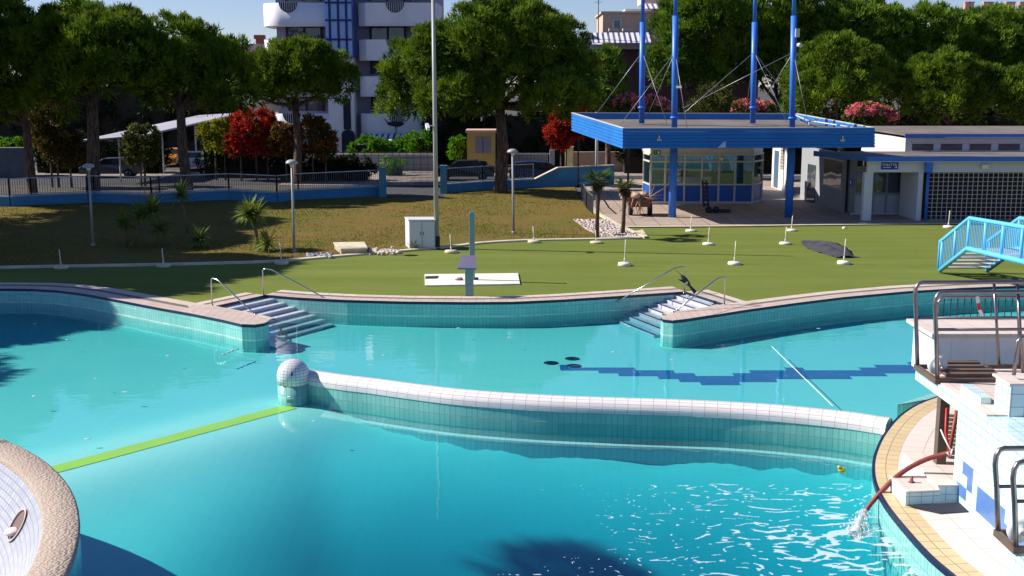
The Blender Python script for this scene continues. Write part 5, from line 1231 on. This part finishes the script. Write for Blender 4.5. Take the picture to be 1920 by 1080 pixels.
# carport
M_cp = plain('carport_sheet', S(166, 162, 170), .6, .2, .6, dirt=S(96, 90, 104))  # tree shade over the white roof is put into this grey lilac colour
t = thing('carport', 'long white roofed carport behind the left pines', 'carport', (PY(150, 300, 79).x, 79, 0))
p = [PY(150, 263, 79), PY(268, 253, 80.5), PY(452, 211, 112), PY(372, 216, 112)]
MB().hexa([q - Vector((0, 0, .12)) for q in p] + p).build('carport_roof', M_cp, t)
for u, Y, vt in ((222, 80, 258), (303, 88, 243), (365, 98, 231), (415, 108, 221), (172, 79.5, 263)):
    q = PY(u, vt, Y); MB().tube([(q.x, Y, 0), (q.x, Y, q.z)], .06, 6).build('post', M_white, t)
# cars
M_tyre = plain('car_tyre', S(28, 28, 30), .8); M_cglass = glassmat('car_glass', S(30, 38, 46)); M_rim = plain('rim', S(150, 150, 156), .3, metal=.6)
def car(lab, x, y, rz, paint, est=True):
    t = thing('parked_car', lab, 'car', (0, 0, 0), 'cars parked along the street'); L = 4.3; W2 = .86
    prof = [(-2.15, .32), (-2.17, .62), (-2.05, .86), (-1.15, 1.0), (-.45, 1.42), (.9, 1.46), (1.75, 1.38) if est else (1.3, 1.2), (2.1, .95), (2.15, .5), (2.1, .32)]
    mb = MB(); m_ = len(prof); n0 = 0
    rings = []
    for y_, s in ((-W2, .93), (-W2 * .97, 1), (W2 * .97, 1), (W2, .93)):
        rings.append([Vector((px, y_ * (1 if pz < 1.0 else .82), .32 + (pz - .32) * s)) for px, pz in prof])
    for r_ in rings: mb.v += r_
    for i in range(3):
        for k in range(m_): a_, b_ = i * m_ + k, i * m_ + (k + 1) % m_; mb.idx([a_, b_, b_ + m_, a_ + m_])
    mb.idx(list(range(m_))); mb.idx(list(range(3 * m_, 4 * m_))[::-1])
    body = mb.build('body', paint, t, bevel=.05)
    for s in (-1, 1):
        g = [(-1.0, 1.02), (-.42, 1.35), (.85, 1.38), (1.55, 1.28), (1.7, 1.02)]; y_ = s * (W2 * .9)
        f = [Vector((px, s * (W2 * (.985 - .16 * (pz - 1.0) / .4)), pz)) for px, pz in g]; mb = MB().face(f if s < 0 else f[::-1]); mb.build('side_window', M_cglass, t)
        for px in (-1.35, 1.32):
            wb = MB().lathe([(.2, -.1), (.31, -.1), (.33, -.06), (.33, .06), (.31, .1), (.2, .1)], (0, 0), 18); wb.v = [Vector((px + v.x, s * .80 + v.z, .33 + v.y)) for v in wb.v]; w_ = wb.build('wheel', M_tyre, t)
            hb = MB().lathe([(0, -.09), (.19, -.105), (.19, .105), (0, .09)], (0, 0), 12); hb.v = [Vector((px + v.x, s * .80 + v.z, .33 + v.y)) for v in hb.v]; hb.build('rim', M_rim, w_)
        MB().box(-2.19, -2.1, s * .6 - .16, s * .6 + .16, .66, .78).build('headlight', M_frame, t); MB().box(2.09, 2.17, s * .62 - .14, s * .62 + .14, .72, .9).build('tail_light', plain('tail_red', S(150, 24, 24), .3), t)
    MB().face([(-1.10, -.72, 1.03), (-1.10, .72, 1.03), (-.47, .66, 1.41), (-.47, -.66, 1.41)][::-1]).build('windscreen', M_cglass, t)
    t.location = (x, y, 0); t.rotation_euler.z = rz; return t
P1 = plain('car_black', S(26, 28, 34), .25, .05, spec=.6); P2_ = plain('car_navy', S(30, 40, 70), .25, .05, spec=.6); P3_ = plain('car_grey', S(84, 86, 92), .3, .05, metal=.3); P4_ = plain('car_white', S(210, 210, 212), .3, .05); P5_ = plain('car_ochre', S(180, 120, 30), .35, .05)
c = PZ(872, 335, 0); car('black saloon parked behind the railing left of the big pine', c.x, 82, 0, P1, False)
c = PY(1012, 330, 81); car('dark blue estate car parked right of the big pine', c.x, 80.5, math.pi, P2_)
c = PY(362, 290, 92); car('white car under the carport right of the pine trunk', c.x, 92, math.pi / 2 + .2, P4_)
c = PY(324, 275, 97); car('ochre car at the back of the carport', c.x, 97, math.pi / 2, P5_)
c = PY(205, 300, 84); car('grey car under the near end of the carport', c.x, 84.5, .1, P3_)
# ================================================================== APARTMENT BLOCK
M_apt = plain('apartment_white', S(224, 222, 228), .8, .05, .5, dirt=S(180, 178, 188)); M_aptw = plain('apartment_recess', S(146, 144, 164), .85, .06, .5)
M_cur = glassmat('blue_curtain_glass', S(120, 160, 226), .08); M_mul = plain('navy_mullion', S(24, 40, 110), .4); M_awn = tile('striped_awning', S(222, 220, 226), S(222, 220, 226), S(60, 62, 110), .5, 30, .12, .8, .1, bmp=0)
M_apgl = glassmat('apartment_glass', S(70, 80, 104)); M_apfr = plain('dark_window_frame', S(26, 26, 50), .5)
YA = 100
ap = thing('apartment_block', 'white apartment block with curved balconies and a blue glazed stair strip', 'apartment block', (PY(650, 300, YA).x, YA, 0))
X = lambda u, Y=YA: PY(u, 100, Y).x
Z = lambda v, Y=YA: PY(960, v, Y).z
xl, xt0, xt1, xr = X(520), X(620), X(668), X(815)
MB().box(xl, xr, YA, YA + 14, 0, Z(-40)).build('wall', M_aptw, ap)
bands = [(-22, -62), (45, 5), (110, 74), (178, 143), (250, 213)]
RB = 1.9
for v1, v0 in bands:
    z0, z1 = Z(v1, 98), Z(v0, 98)
    xe = X(487, 98) + RB
    # left balcony: straight front with a rounded end
    path = [Vector((xe + 0, YA + 2.2))] + [Vector((xe - RB * math.sin(a), 98 + RB + .6 - (RB + .6) * math.cos(a) )) for a in [math.pi * .5 * (1 - k / 10) for k in range(11)]]
    path = [Vector((xe - RB, YA + 4, 0))] + [Vector((xe - RB * math.sin(a), 98 + (RB + .6) * (1 - math.cos(a)), 0)) for a in [math.pi * .5 * (1 - k / 12) for k in range(13)]] + [Vector((xt0 - .02, 98, 0))]
    mb = MB().sweep(path, [(0, z0), (0, z1), (.16, z1), (.16, z0)], 0)
    for k in range(len(mb.f)): mb.sm.add(k)
    mb.build('balcony_parapet', M_apt, ap)
    MB().prism([(p.x, p.y) for p in path] + [(xt0 - .02, YA + 4)], z0 - .14, z0 + .02).build('balcony_slab', M_apt, ap)
    path = [Vector((xt1 + .3, YA, 0)), Vector((xt1 + .45, 98.6, 0)), Vector((xt1 + 1.1, 98.05, 0)), Vector((xt1 + 2, 98, 0)), Vector((xr, 98, 0)), Vector((xr + .4, 98.4, 0)), Vector((xr + .5, YA + 3, 0))]
    MB().sweep(path, [(0, z0), (0, z1), (.16, z1), (.16, z0)], 0).build('balcony_parapet', M_apt, ap)
    MB().prism([(p.x, p.y) for p in path] + [(xt1 + .3, YA + 3)], z0 - .14, z0 + .02).build('balcony_slab', M_apt, ap)
    for uc in (543, 742):       # half-round grille let into the parapet
        x = X(uc, 98); rr = .78; yf = 97.985
        pts = [Vector((x + rr * math.cos(a), yf, z1 + .004 + rr * 1.05 * math.sin(a))) for a in [math.pi + math.pi * k / 14 for k in range(15)]]
        if pts[7].z < z0 + .1: pts = [Vector((p.x, p.y, max(p.z, z0 + .1))) for p in pts]
        mb = MB().face(pts); g = mb.build('grille_opening', plain('grille_dark', S(60, 58, 86), .8), ap)
        mb = MB()
        for k in range(8): px = x - rr + .15 + k * (2 * rr - .3) / 7; hh = math.sqrt(max(0, rr * rr - (px - x) ** 2)); mb.bar((px, yf - .03, z1 - hh * .95), (px, yf - .03, z1 + .02), .05, .03)
        mb.build('grille_bars', M_frame, g)
for v1, v0 in ((75, 47), (138, 112), (208, 180), (2, -20)):
    for (u0, u1) in ((540, 604), (696, 760)):
        z0, z1 = Z(v1, YA), Z(v0 + 4, YA); a_, b_ = X(u0), X(u1)
        w = MB().box(a_, b_, YA - .04, YA - .002, z0, z1).build('window', M_apgl, ap)
        f = MB(); 
        for px in (a_, (a_ + b_) / 2, b_): f.box(px - .09, px + .09, YA - .12, YA - .041, z0, z1 + .0)
        f.box(a_ - .09, b_ + .09, YA - .13, YA - .041, z1 + .001, z1 + .14); f.build('frame', M_apfr, w)
    a_, b_ = X(524), X(536); MB().box(X(775), X(778), YA - .8, YA - .002, Z(v1), Z(v0)).build('partition', M_apt, ap)
# stair tower: glazed strip above, white column with slit below
zt0, zt1 = Z(108, 97.6), Z(-40, 97.6)
MB().box(xt0, xt1, 97.6, YA - .001, zt0, zt1).build('stair_glazing', M_cur, ap)
mb = MB(); us_ = [620, 636, 651, 667.5]
for u in us_: x = X(u, 97.6); mb.box(x - .09, x + .09, 97.48, 97.598, zt0, zt1)
for v in (108, 74, 38, 5, -30): z = Z(v, 97.6); mb.box(xt0, xt1, 97.45, 97.479, z - .08, z + .08)
mb.build('mullions', M_mul, ap)
MB().box(xt0 + .0, xt1 + .0, 97.9, YA - .002, 0, zt0 - .002).build('stair_column', M_apt, ap)
MB().box(X(641, 97.9), X(655, 97.9), 97.86, 97.899, Z(243, 97.9), Z(185, 97.9)).build('slit_window', M_apfr, ap)
za = Z(252, 97.9); xc_ = X(649, 97.9); ra = X(661.5, 97.9) - xc_
pts = [Vector((xc_ + ra, 97.88, 0)), Vector((xc_ + ra, 97.88, za))] + [Vector((xc_ + ra * math.cos(a), 97.88, za + ra * .7 * math.sin(a))) for a in [math.pi * k / 12 for k in range(13)]] + [Vector((xc_ - ra, 97.88, 0))]
MB().face(pts[::-1]).build('arched_door', M_apfr, ap)
aw = [PY(676, 263, 96.4), PY(762, 263, 96.4), PY(762, 249, 98.3), PY(676, 249, 98.3)]
mb = MB().hexa([p - Vector((0, 0, .04)) for p in aw] + aw); mb.build('awning', M_awn, ap)
MB().box(aw[0].x, aw[1].x, 96.38, 96.4, aw[0].z - .35, aw[0].z - .041).build('awning_valance', M_white, ap)
aw = [PY(604, 263, 96.8), PY(622, 263, 96.8), PY(622, 251, 98.3), PY(604, 251, 98.3)]; MB().hexa([p - Vector((0, 0, .04)) for p in aw] + aw).build('awning', M_awn, ap)
c = PY(742, 232, 97.9); mb = MB().ell((c.x, 97.94, c.z), (.75, .03, .22), 10, 6, .2); mb.bar((c.x - .7, 97.94, c.z + .1), (c.x - .95, 97.94, c.z + .45), .14, .04); mb.bar((c.x, 97.94, c.z), (c.x, 97.94, c.z - .9), .06, .04); mb.bar((c.x + .4, 97.94, c.z), (c.x + .8, 97.94, c.z + .3), .2, .04); mb.build('heron_relief', M_apfr, ap)
# small red chimney house left of it, villa and far roof at right
t = thing('small_house', 'small house with a reddish chimney left of the apartment block', 'house', (X(455, 118), 118, 0))
a, b = PY(452, 120, 118), PY(500, 100, 118); MB().box(a.x, b.x, 118, 126, 0, a.z + 2).build('wall', plain('house_wall', S(190, 170, 150), .8), t)
r = [PY(448, 104, 117.5), PY(504, 104, 117.5)]; mb = MB(); mb.hexa([(r[0].x, 117.5, r[0].z), (r[1].x, 117.5, r[0].z), (r[1].x, 126, r[0].z), (r[0].x, 126, r[0].z), (r[0].x + 1, 121, r[0].z + 1.0), (r[1].x - 1, 121, r[0].z + 1.0), (r[1].x - 1, 122, r[0].z + 1.0), (r[0].x + 1, 122, r[0].z + 1.0)]); mb.build('roof', plain('house_roof', S(150, 110, 100), .8), t)
c = PY(486, 90, 118); MB().box(c.x - .35, c.x + .35, 118.1, 118.8, c.z - 2, c.z + .9).box(c.x - .5, c.x + .5, 117.95, 118.95, c.z + .901, c.z + 1.3).build('chimney', plain('chimney_red', S(150, 84, 80), .8), t)
YV = 108
t = thing('villa', 'pinkish flat roofed villa with striped awnings behind the masts', 'house', (PY(1170, 300, YV).x, YV, 0))
B = lambda u0, u1, v1, v0, Y, dp: (PY(u0, v1, Y).x, PY(u1, v1, Y).x, Y, Y + dp, PY(960, v1, Y).z, PY(960, v0, Y).z)
M_vw = plain('villa_pink', S(200, 172, 152), .8, .06); M_vd = plain('villa_dark', S(110, 74, 76), .85, .1)
MB().box(PY(1105, 200, YV + 1).x, PY(1420, 200, YV + 1).x, YV + 1, YV + 12, 0, PY(960, 84, YV).z).build('lower_wall', M_vd, t)
MB().box(*B(1095, 1420, 92, 83, YV, 1.5)).build('terrace_slab', M_frame, t)
MB().box(*B(1097, 1110, 82.5, 61, YV, 1.2)).build('terrace_parapet', M_vw, t)
x0, x1, y0, y1, z0, z1 = B(1130, 1420, 60, 25, YV + 4, 8); MB().box(x0, x1, y0, y1, z0 - 2, z1).build('upper_wall', M_vw, t)
MB().box(x0 - .2, x1, y0 - .2, y1 + .2, z1 + .001, z1 + .18).build('roof_edge', M_vw, t)
c, d = PY(1151, 54, YV + 3.9), PY(1163, 38, YV + 3.9); w = MB().box(c.x, d.x, YV + 3.9, YV + 3.99, c.z, d.z).build('window', M_apgl, t); f = MB(); f.box(c.x - .15, c.x - .001, YV + 3.85, YV + 3.99, c.z, d.z); f.box(d.x + .001, d.x + .15, YV + 3.85, YV + 3.99, c.z, d.z); f.box(c.x - .15, d.x + .15, YV + 3.85, YV + 3.99, d.z + .001, d.z + .15); f.build('frame', M_frame, w)
aw = [PY(1112, 80, YV - .8), PY(1221, 80, YV - .8), PY(1216, 61, YV + 1.5), PY(1101, 61, YV + 1.5)]; MB().hexa([p - Vector((0, 0, .05)) for p in aw] + aw).build('awning', M_awn, t)
for (u0, u1) in ((1142, 1160), (1168, 1188)): MB().box(*B(u0, u1, 58, 53, YV + 2, .8)).build('planter', M_frame, t)
aw = [PY(1210, 16, YV + 3), PY(1290, 16, YV + 3), PY(1285, 7, YV + 5), PY(1206, 7, YV + 5)]; MB().hexa([p - Vector((0, 0, .05)) for p in aw] + aw).build('awning', M_awn, t)
MB().box(*B(1172, 1420, 23, 17, YV + 4.5, 6)).build('roof_terrace', M_white, t); MB().box(*B(1205, 1420, 6, -30, YV + 6, 5)).build('attic_wall', M_vw, t)
YR = 150
t = thing('far_house', 'far house roof with several chimneys above the right pines', 'house', (PY(1860, 300, YR).x, YR, 0))
MB().box(*B(1812, 2000, 60, 20, YR, 10)).build('wall', plain('far_wall', S(150, 150, 170), .8), t)
r0, r1 = PY(1800, 21, YR - 1), PY(2000, 21, YR - 1); rz = PY(1860, 11, YR).z
MB().hexa([(r0.x, YR - 1, r0.z), (r1.x, YR - 1, r0.z), (r1.x, YR + 11, r0.z), (r0.x, YR + 11, r0.z), (r0.x + 3.4, YR + 4, rz), (r1.x, YR + 4, rz), (r1.x, YR + 6, rz), (r0.x + 3.4, YR + 6, rz)]).build('roof', plain('far_roof', S(190, 180, 170), .8), t)
for u in (1814, 1822, 1849, 1858, 1891, 1899, 1917): c = PY(u, 12, YR + 1); MB().box(c.x - .3, c.x + .3, YR + 1, YR + 1.6, c.z - 1.5, c.z + .45).box(c.x - .36, c.x + .36, YR + .94, YR + 1.66, c.z + .451, c.z + .6).build('chimney', plain('far_chimney', S(190, 140, 130), .8), t)
# ================================================================== TREES AND SHRUBS
M_pine = leafmat('pine_needles', S(40, 70, 16), S(132, 156, 42), .32)
M_pine2 = leafmat('far_pine_needles', S(46, 78, 20), S(132, 160, 48), .32)
M_bark, n, l, p = newmat('pine_bark')
f1 = noise_n(n, l, 3.2, 6, stretch=(3, 3, .6)); c = ramp(n, l, f1, [(.35, S(48, 38, 34)), (.6, S(112, 90, 76)), (.75, S(140, 116, 100))]); l.new(c, p.inputs['Base Color']); p.inputs['Roughness'].default_value = .95; bump(n, l, p, f1, .12)
def pine(lab, Y, base, top, lobes, r0=.38, mat=None, dens=1.0, group='umbrella pines', sc=1.0, M=34, extra=(), cat='pine tree', name='pine_tree', limbs=True):
    b = PZ(*base, 0) if base[1] is not None else PY(base[0], 300, Y); b = Vector((PY(base[0], 330, Y).x, Y, 0)); tp = PY(*top, Y)
    t = thing(name, lab, cat, b, group)
    mid = b.lerp(tp, .5) + Vector((rnd.uniform(-.25, .25), 0, 0))
    tr = MB().tube([b - Vector((0, 0, .1)), b + (mid - b) * .12, mid, tp], [r0 * 1.3, r0, r0 * .85, r0 * .7], 12)
    W_ = []
    for k, (cx, cy, rx, ry) in enumerate(lobes):
        yy = Y + (rnd.uniform(-1.6, 1.6) if k else 0); c = PY(cx, cy, yy); s = c.y / F * 1.0 * 1.005
        W_.append((c, (rx * s, rx * s * .85, ry * s)))
    if limbs:
        for c, r in W_:
            e = c - Vector((0, 0, r[2] * .1)); m1 = tp.lerp(e, .5) + Vector((0, 0, -.12 * (e - tp).length)); tr.tube([tp - Vector((0, 0, .3)), m1, e], [r0 * .5, r0 * .32, r0 * .12], 7)
            for q in range(3):
                a = m1.lerp(e, .5); d = Vector((rnd.gauss(0, 1) * r[0] * .6, rnd.gauss(0, 1) * r[1] * .5, rnd.uniform(-.1, .8) * r[2])); tr.tube([a, a + d], [r0 * .18, .03], 5)
    tr.build('trunk', M_bark, t)
    Q, T_ = [], []
    for c, r in W_:
        q, tt = crown_lobe(c, r, dens, (.42 * sc, .8 * sc), int(M * 1.35), .32 * sc, .06 * sc, 3, .42, .85, -.30, .22); Q.append(q); T_.append(tt)
        q, tt = crown_lobe(c, (r[0] * .75, r[1] * .75, r[2] * .7), dens * .5, (.5 * sc, .8 * sc), 18, .45 * sc, .13 * sc, 3, .7, .3, -.6, .15); Q.append(q); T_.append(tt * .6)  # inner and lower leaves tinted darker, crown shade put into leaf colour
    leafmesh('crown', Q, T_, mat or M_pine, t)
    return t
pine('umbrella pine cut off by the left edge of the view', 68, (60, 335), (48, 225), [(-20, 105, 80, 82), (30, 160, 62, 70), (-40, 190, 70, 60), (45, 90, 42, 48), (20, 60, 40, 40)], .3)
pine('tallest left umbrella pine with a dark straight trunk', 67.8, (172, 385), (172, 160), [(150, 78, 80, 66), (200, 95, 72, 64), (110, 120, 62, 70), (225, 75, 45, 48), (160, 150, 80, 45), (120, 60, 42, 42), (95, 190, 45, 40)], .42)
pine('broad umbrella pine with a forked leaning trunk in front of the carport', 69.5, (352, 330), (338, 195), [(320, 95, 68, 54), (385, 125, 66, 56), (290, 140, 68, 62), (430, 175, 46, 56), (345, 170, 80, 52), (260, 110, 50, 52), (425, 125, 40, 45)], .36)
pine('small round pine in front of the apartment block', 79, (556, 300), (553, 190), [(560, 128, 70, 44), (505, 150, 48, 46), (618, 158, 46, 48), (560, 165, 72, 34), (475, 175, 26, 34)], .32, M=36)
pine('biggest umbrella pine with a thick trunk on the lawn', 72, (938, 362), (936, 190), [(955, 70, 95, 60), (895, 85, 75, 66), (1015, 100, 80, 66), (1070, 150, 45, 62), (830, 115, 58, 66), (770, 150, 52, 62), (765, 185, 48, 48), (950, 150, 100, 56), (1040, 190, 62, 44), (860, 185, 70, 44), (1090, 175, 28, 48), (930, 40, 55, 32)], .42, dens=1.1)
pine('slender pine between the big pine and the villa', 84, (1140, 310), (1138, 200), [(1135, 160, 34, 58), (1110, 195, 36, 44), (1155, 205, 26, 36)], .22, M_pine2)
Rw = [('far umbrella pine right behind the left masts', 98, (1310, 300), [(1300, 70, 78, 72), (1262, 110, 46, 62), (1355, 100, 66, 72), (1300, 150, 62, 34), (1340, 30, 60, 44)]),
      ('far umbrella pine behind the right masts, top cut by the frame', 100, (1460, 300), [(1440, 40, 92, 66), (1500, 80, 82, 66), (1410, 110, 64, 64), (1470, 130, 80, 44), (1530, 30, 60, 42)]),
      ('far umbrella pine in the middle of the right hand row', 101, (1610, 300), [(1590, 60, 90, 58), (1650, 80, 72, 60), (1560, 110, 72, 56), (1620, 135, 90, 44)]),
      ('far umbrella pine above the low green one at right', 102, (1750, 300), [(1735, 85, 88, 62), (1790, 95, 66, 60), (1700, 120, 66, 52), (1760, 145, 88, 40)]),
      ('far umbrella pine at the right edge under the chimneys', 103, (1880, 300), [(1860, 85, 80, 62), (1920, 110, 72, 66), (1840, 140, 72, 44), (1900, 160, 80, 40)])]
for lab, Y, b, lb in Rw: pine(lab, Y, b, (b[0], 190), lb, .36, M_pine2, sc=1.25, M=30, group='far pine row behind the toilet block')
pine('low bright green pine right of the masts', 84, (1570, 300), (1570, 220), [(1570, 125, 78, 46), (1520, 160, 46, 58), (1625, 165, 46, 52), (1565, 185, 82, 50), (1500, 195, 28, 40)], .25, group='low pines behind the roofs')
pine('low bright green pine above the toilet block roof', 83, (1780, 300), (1780, 225), [(1775, 148, 66, 40), (1725, 168, 42, 40), (1830, 175, 46, 44), (1775, 195, 78, 40)], .25, group='low pines behind the roofs')
pine('low bright green pine cut by the right edge', 82, (1925, 300), (1925, 225), [(1925, 170, 52, 44), (1900, 200, 40, 46), (1960, 180, 50, 50)], .25, group='low pines behind the roofs')
for k, (x, y, h, r) in enumerate(((-32.5, 50, 9.6, 5.8), (-34, 57, 11, 5.6), (-29.5, 43.5, 10.8, 4.6), (-30.2, 31.0, 9, 2.0), (-31, 37.5, 9, 3), (-36, 66.5, 12, 6))):
    t = thing('pine_tree', ['umbrella pine outside the view, left of the shaded lawn', 'umbrella pine outside the view, by the zigzag wall', 'umbrella pine outside the view, left of the pool corner', 'slim pine outside the view, left of the pool', 'umbrella pine outside the view, beside the pool coping', 'umbrella pine outside the view, beyond the zigzag wall'][k], 'pine tree', (x, y, 0), 'umbrella pines')
    MB().tube([(x, y, 0), (x + .2, y, h * .5), (x, y, h - 1)], [.4, .32, .25], 10).build('trunk', M_bark, t)
    Q = [crown_lobe((x + dx * r, y + dy * r, h + dz), (r * .7, r * .7, 1.7), 1.3, (.5, .9), 28, .4, .12, 3, .5, .75, -.4) for dx, dy, dz in ((0, 0, .6), (.5, .2, 0), (-.45, .3, 0), (.1, -.5, .1))]
    leafmesh('crown', [q[0] for q in Q], [q[1] for q in Q], M_pine, t)
x, y, h = -22.7, 23.1, 16.0  # unseen palm, added and shaped for its shadow on the near pool
t = thing('shadow_palm', 'unseen tall palm added to cast a shadow on the near pool, left of the round tower', 'palm', (x, y, 0)); MB().tube([(x - 1, y - 11, 0), (x - .5, y - 7.5, h * .42), (x - .1, y - 3.2, h * .75), (x, y, h)], [.07, .05, .04, .035], 8).build('trunk', M_ptr, t)
Q = [crown_lobe((x + dx, y + dy, h + dz), (.5, .55, .38), .9, (.25, .4), 20, .4, .08, 3, .5, .4, -.8, .2, .2) for dx, dy, dz in ((0, 0, .1), (.35, -.3, -.1), (-.35, .3, -.1), (0, -.5, -.1), (.1, .5, 0))]; leafmesh('fronds', [q[0] for q in Q], [q[1] for q in Q], M_fr, t)
# shrubs -----------------------------------------------------------------
def shrub(name, lab, cat, Y, lobes, mat, group=None, L=.22, Wd=.12, rc=(.3, .55), M=36, dens=1.1, stem=True, flowers=None):
    c0 = PY(lobes[0][0], lobes[0][1], Y); t = thing(name, lab, cat, (c0.x, Y, 0), group); Q, T_, Fq, Ft = [], [], [], []
    for cx, cy, rx, ry in lobes:
        c = PY(cx, cy, Y); s = Y / F; r = (rx * s, rx * s * .8, ry * s)
        q, tt = crown_lobe(c, r, dens, rc, M, L, Wd, 2, .8, .4, -.8, .22); Q.append(q); T_.append(tt)
        if flowers: q, tt = crown_lobe(c + Vector((0, -.05, .1)), (r[0] * 1.04, r[1] * 1.04, r[2] * 1.05), dens * 1.2, (.14, .26), 22, .12, .13, 2, .8, .4, -.1, .25); Fq.append(q); Ft.append(tt)
        if stem: MB().tube([(c.x, Y, 0), (c.x, Y, max(.2, c.z))], [.08, .04], 6).build('stem', M_bark, t)
    leafmesh('foliage', Q, T_, mat, t)
    if flowers: leafmesh('blossom', Fq, Ft, flowers, t)
    return t
M_red = leafmat('red_leaves', S(56, 56, 22), S(204, 46, 40), .3); M_yel = leafmat('yellow_green_leaves', S(84, 96, 20), S(170, 166, 40), .3); M_mix = leafmat('rusty_leaves', S(56, 66, 22), S(140, 90, 44), .3)
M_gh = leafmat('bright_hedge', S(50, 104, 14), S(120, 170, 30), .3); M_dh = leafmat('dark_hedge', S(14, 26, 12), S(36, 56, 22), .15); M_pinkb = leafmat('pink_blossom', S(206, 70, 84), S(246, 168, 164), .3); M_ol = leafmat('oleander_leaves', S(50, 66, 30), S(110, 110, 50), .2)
shrub('red_shrub', 'tall dark red leaved shrub left of the small round pine', 'shrub', 81, [(478, 238, 40, 30), (500, 260, 34, 26), (450, 265, 26, 24)], M_red)
shrub('red_shrub', 'crimson shrub at the left corner of the blue canopy', 'shrub', 77, [(1062, 235, 30, 30), (1052, 255, 22, 22), (1085, 222, 26, 20)], M_red, dens=1.3)
shrub('yellow_shrub', 'yellow green shrub beside the dark red shrub', 'shrub', 82, [(402, 250, 26, 20), (420, 268, 26, 16)], M_yel)
shrub('mixed_shrub', 'rust and green shrub under the small round pine', 'shrub', 80, [(585, 258, 30, 34), (535, 262, 26, 26), (610, 272, 20, 22)], M_mix)
shrub('olive_shrub', 'olive green bush between the two left pine trunks', 'shrub', 76, [(105, 270, 40, 28), (90, 230, 30, 30), (130, 290, 26, 18)], leafmat('olive_leaves', S(50, 52, 20), S(110, 92, 40), .2))
shrub('grassy_shrub', 'pale feathery bush in front of the carport', 'shrub', 77, [(268, 262, 26, 24), (262, 285, 30, 22)], M_ol)
shrub('bamboo_clump', 'thin pale green bamboo clump between the masts', 'bamboo', 82, [(1335, 190, 26, 26), (1360, 205, 26, 20), (1320, 205, 26, 18)], M_ol, L=.4, Wd=.06)
for lab, lb, Y in (('pink oleander left of the front mast on the canopy', [(1180, 199, 30, 14), (1220, 201, 32, 12)], 72), ('small pink oleander by the right rear mast', [(1400, 204, 24, 9), (1432, 206, 18, 8)], 73), ('pink oleander right of the canopy above the white wall', [(1625, 216, 34, 14), (1655, 222, 24, 12)], 73)):
    shrub('oleander', lab, 'oleander', Y, lb, M_ol, 'pink oleanders behind the canopy', flowers=M_pinkb, rc=(.2, .36))
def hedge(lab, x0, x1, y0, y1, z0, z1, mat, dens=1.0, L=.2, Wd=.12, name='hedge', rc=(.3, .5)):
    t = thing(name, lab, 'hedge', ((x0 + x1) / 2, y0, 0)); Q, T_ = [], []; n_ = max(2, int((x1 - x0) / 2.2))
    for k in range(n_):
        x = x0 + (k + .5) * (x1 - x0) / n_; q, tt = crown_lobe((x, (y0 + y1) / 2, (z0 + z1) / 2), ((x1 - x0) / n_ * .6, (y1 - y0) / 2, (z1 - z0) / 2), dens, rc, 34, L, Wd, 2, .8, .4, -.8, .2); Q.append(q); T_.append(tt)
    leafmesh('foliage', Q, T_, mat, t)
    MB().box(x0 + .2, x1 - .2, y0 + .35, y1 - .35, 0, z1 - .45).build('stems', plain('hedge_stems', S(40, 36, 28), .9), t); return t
g = lambda u0, u1, Y: (PY(u0, 300, Y).x, PY(u1, 300, Y).x)
hedge('clipped green hedge under the striped awning of the apartment block', *g(655, 800, 94), 94, 95.8, .3, PY(960, 262, 94).z, M_gh)
hedge('rounded bright bush at the right end of the clipped hedge', *g(768, 800, 93), 92.6, 93.9, 1.2, PY(960, 250, 93).z, M_gh)
hedge('bright yellow green hedge above the wall at the far left', *g(-70, 50, 86), 85.6, 87, 1.4, PY(960, 257, 86).z, M_gh)
hedge('low green hedge planted on the street pavement by the road sign', *g(718, 758, 86), 86, 87, .1, 1.1, M_gh)
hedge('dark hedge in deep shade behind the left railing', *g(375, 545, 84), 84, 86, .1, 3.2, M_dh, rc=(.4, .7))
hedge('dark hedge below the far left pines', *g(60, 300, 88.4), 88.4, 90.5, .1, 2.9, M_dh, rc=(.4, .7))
hedge('long dark hedge added for the shadow below the trees behind the canopy and the toilet block', 8.5, 46, 88, 91, .1, 5.0, M_dh, rc=(.5, .9), L=.3, Wd=.18)  # dark leaves fill in the shadow area below the pines
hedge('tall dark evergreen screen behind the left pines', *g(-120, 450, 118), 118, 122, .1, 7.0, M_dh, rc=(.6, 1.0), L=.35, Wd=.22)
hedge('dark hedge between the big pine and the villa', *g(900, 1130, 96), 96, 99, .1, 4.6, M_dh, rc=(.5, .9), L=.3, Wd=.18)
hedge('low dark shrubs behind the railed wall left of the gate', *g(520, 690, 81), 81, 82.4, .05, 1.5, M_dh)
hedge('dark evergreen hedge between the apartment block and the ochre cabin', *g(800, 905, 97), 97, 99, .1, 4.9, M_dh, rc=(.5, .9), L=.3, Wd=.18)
hedge('small yellow green bush left of the ochre cabin', *g(846, 878, 91.5), 91.5, 92.8, .9, 2.6, M_gh)
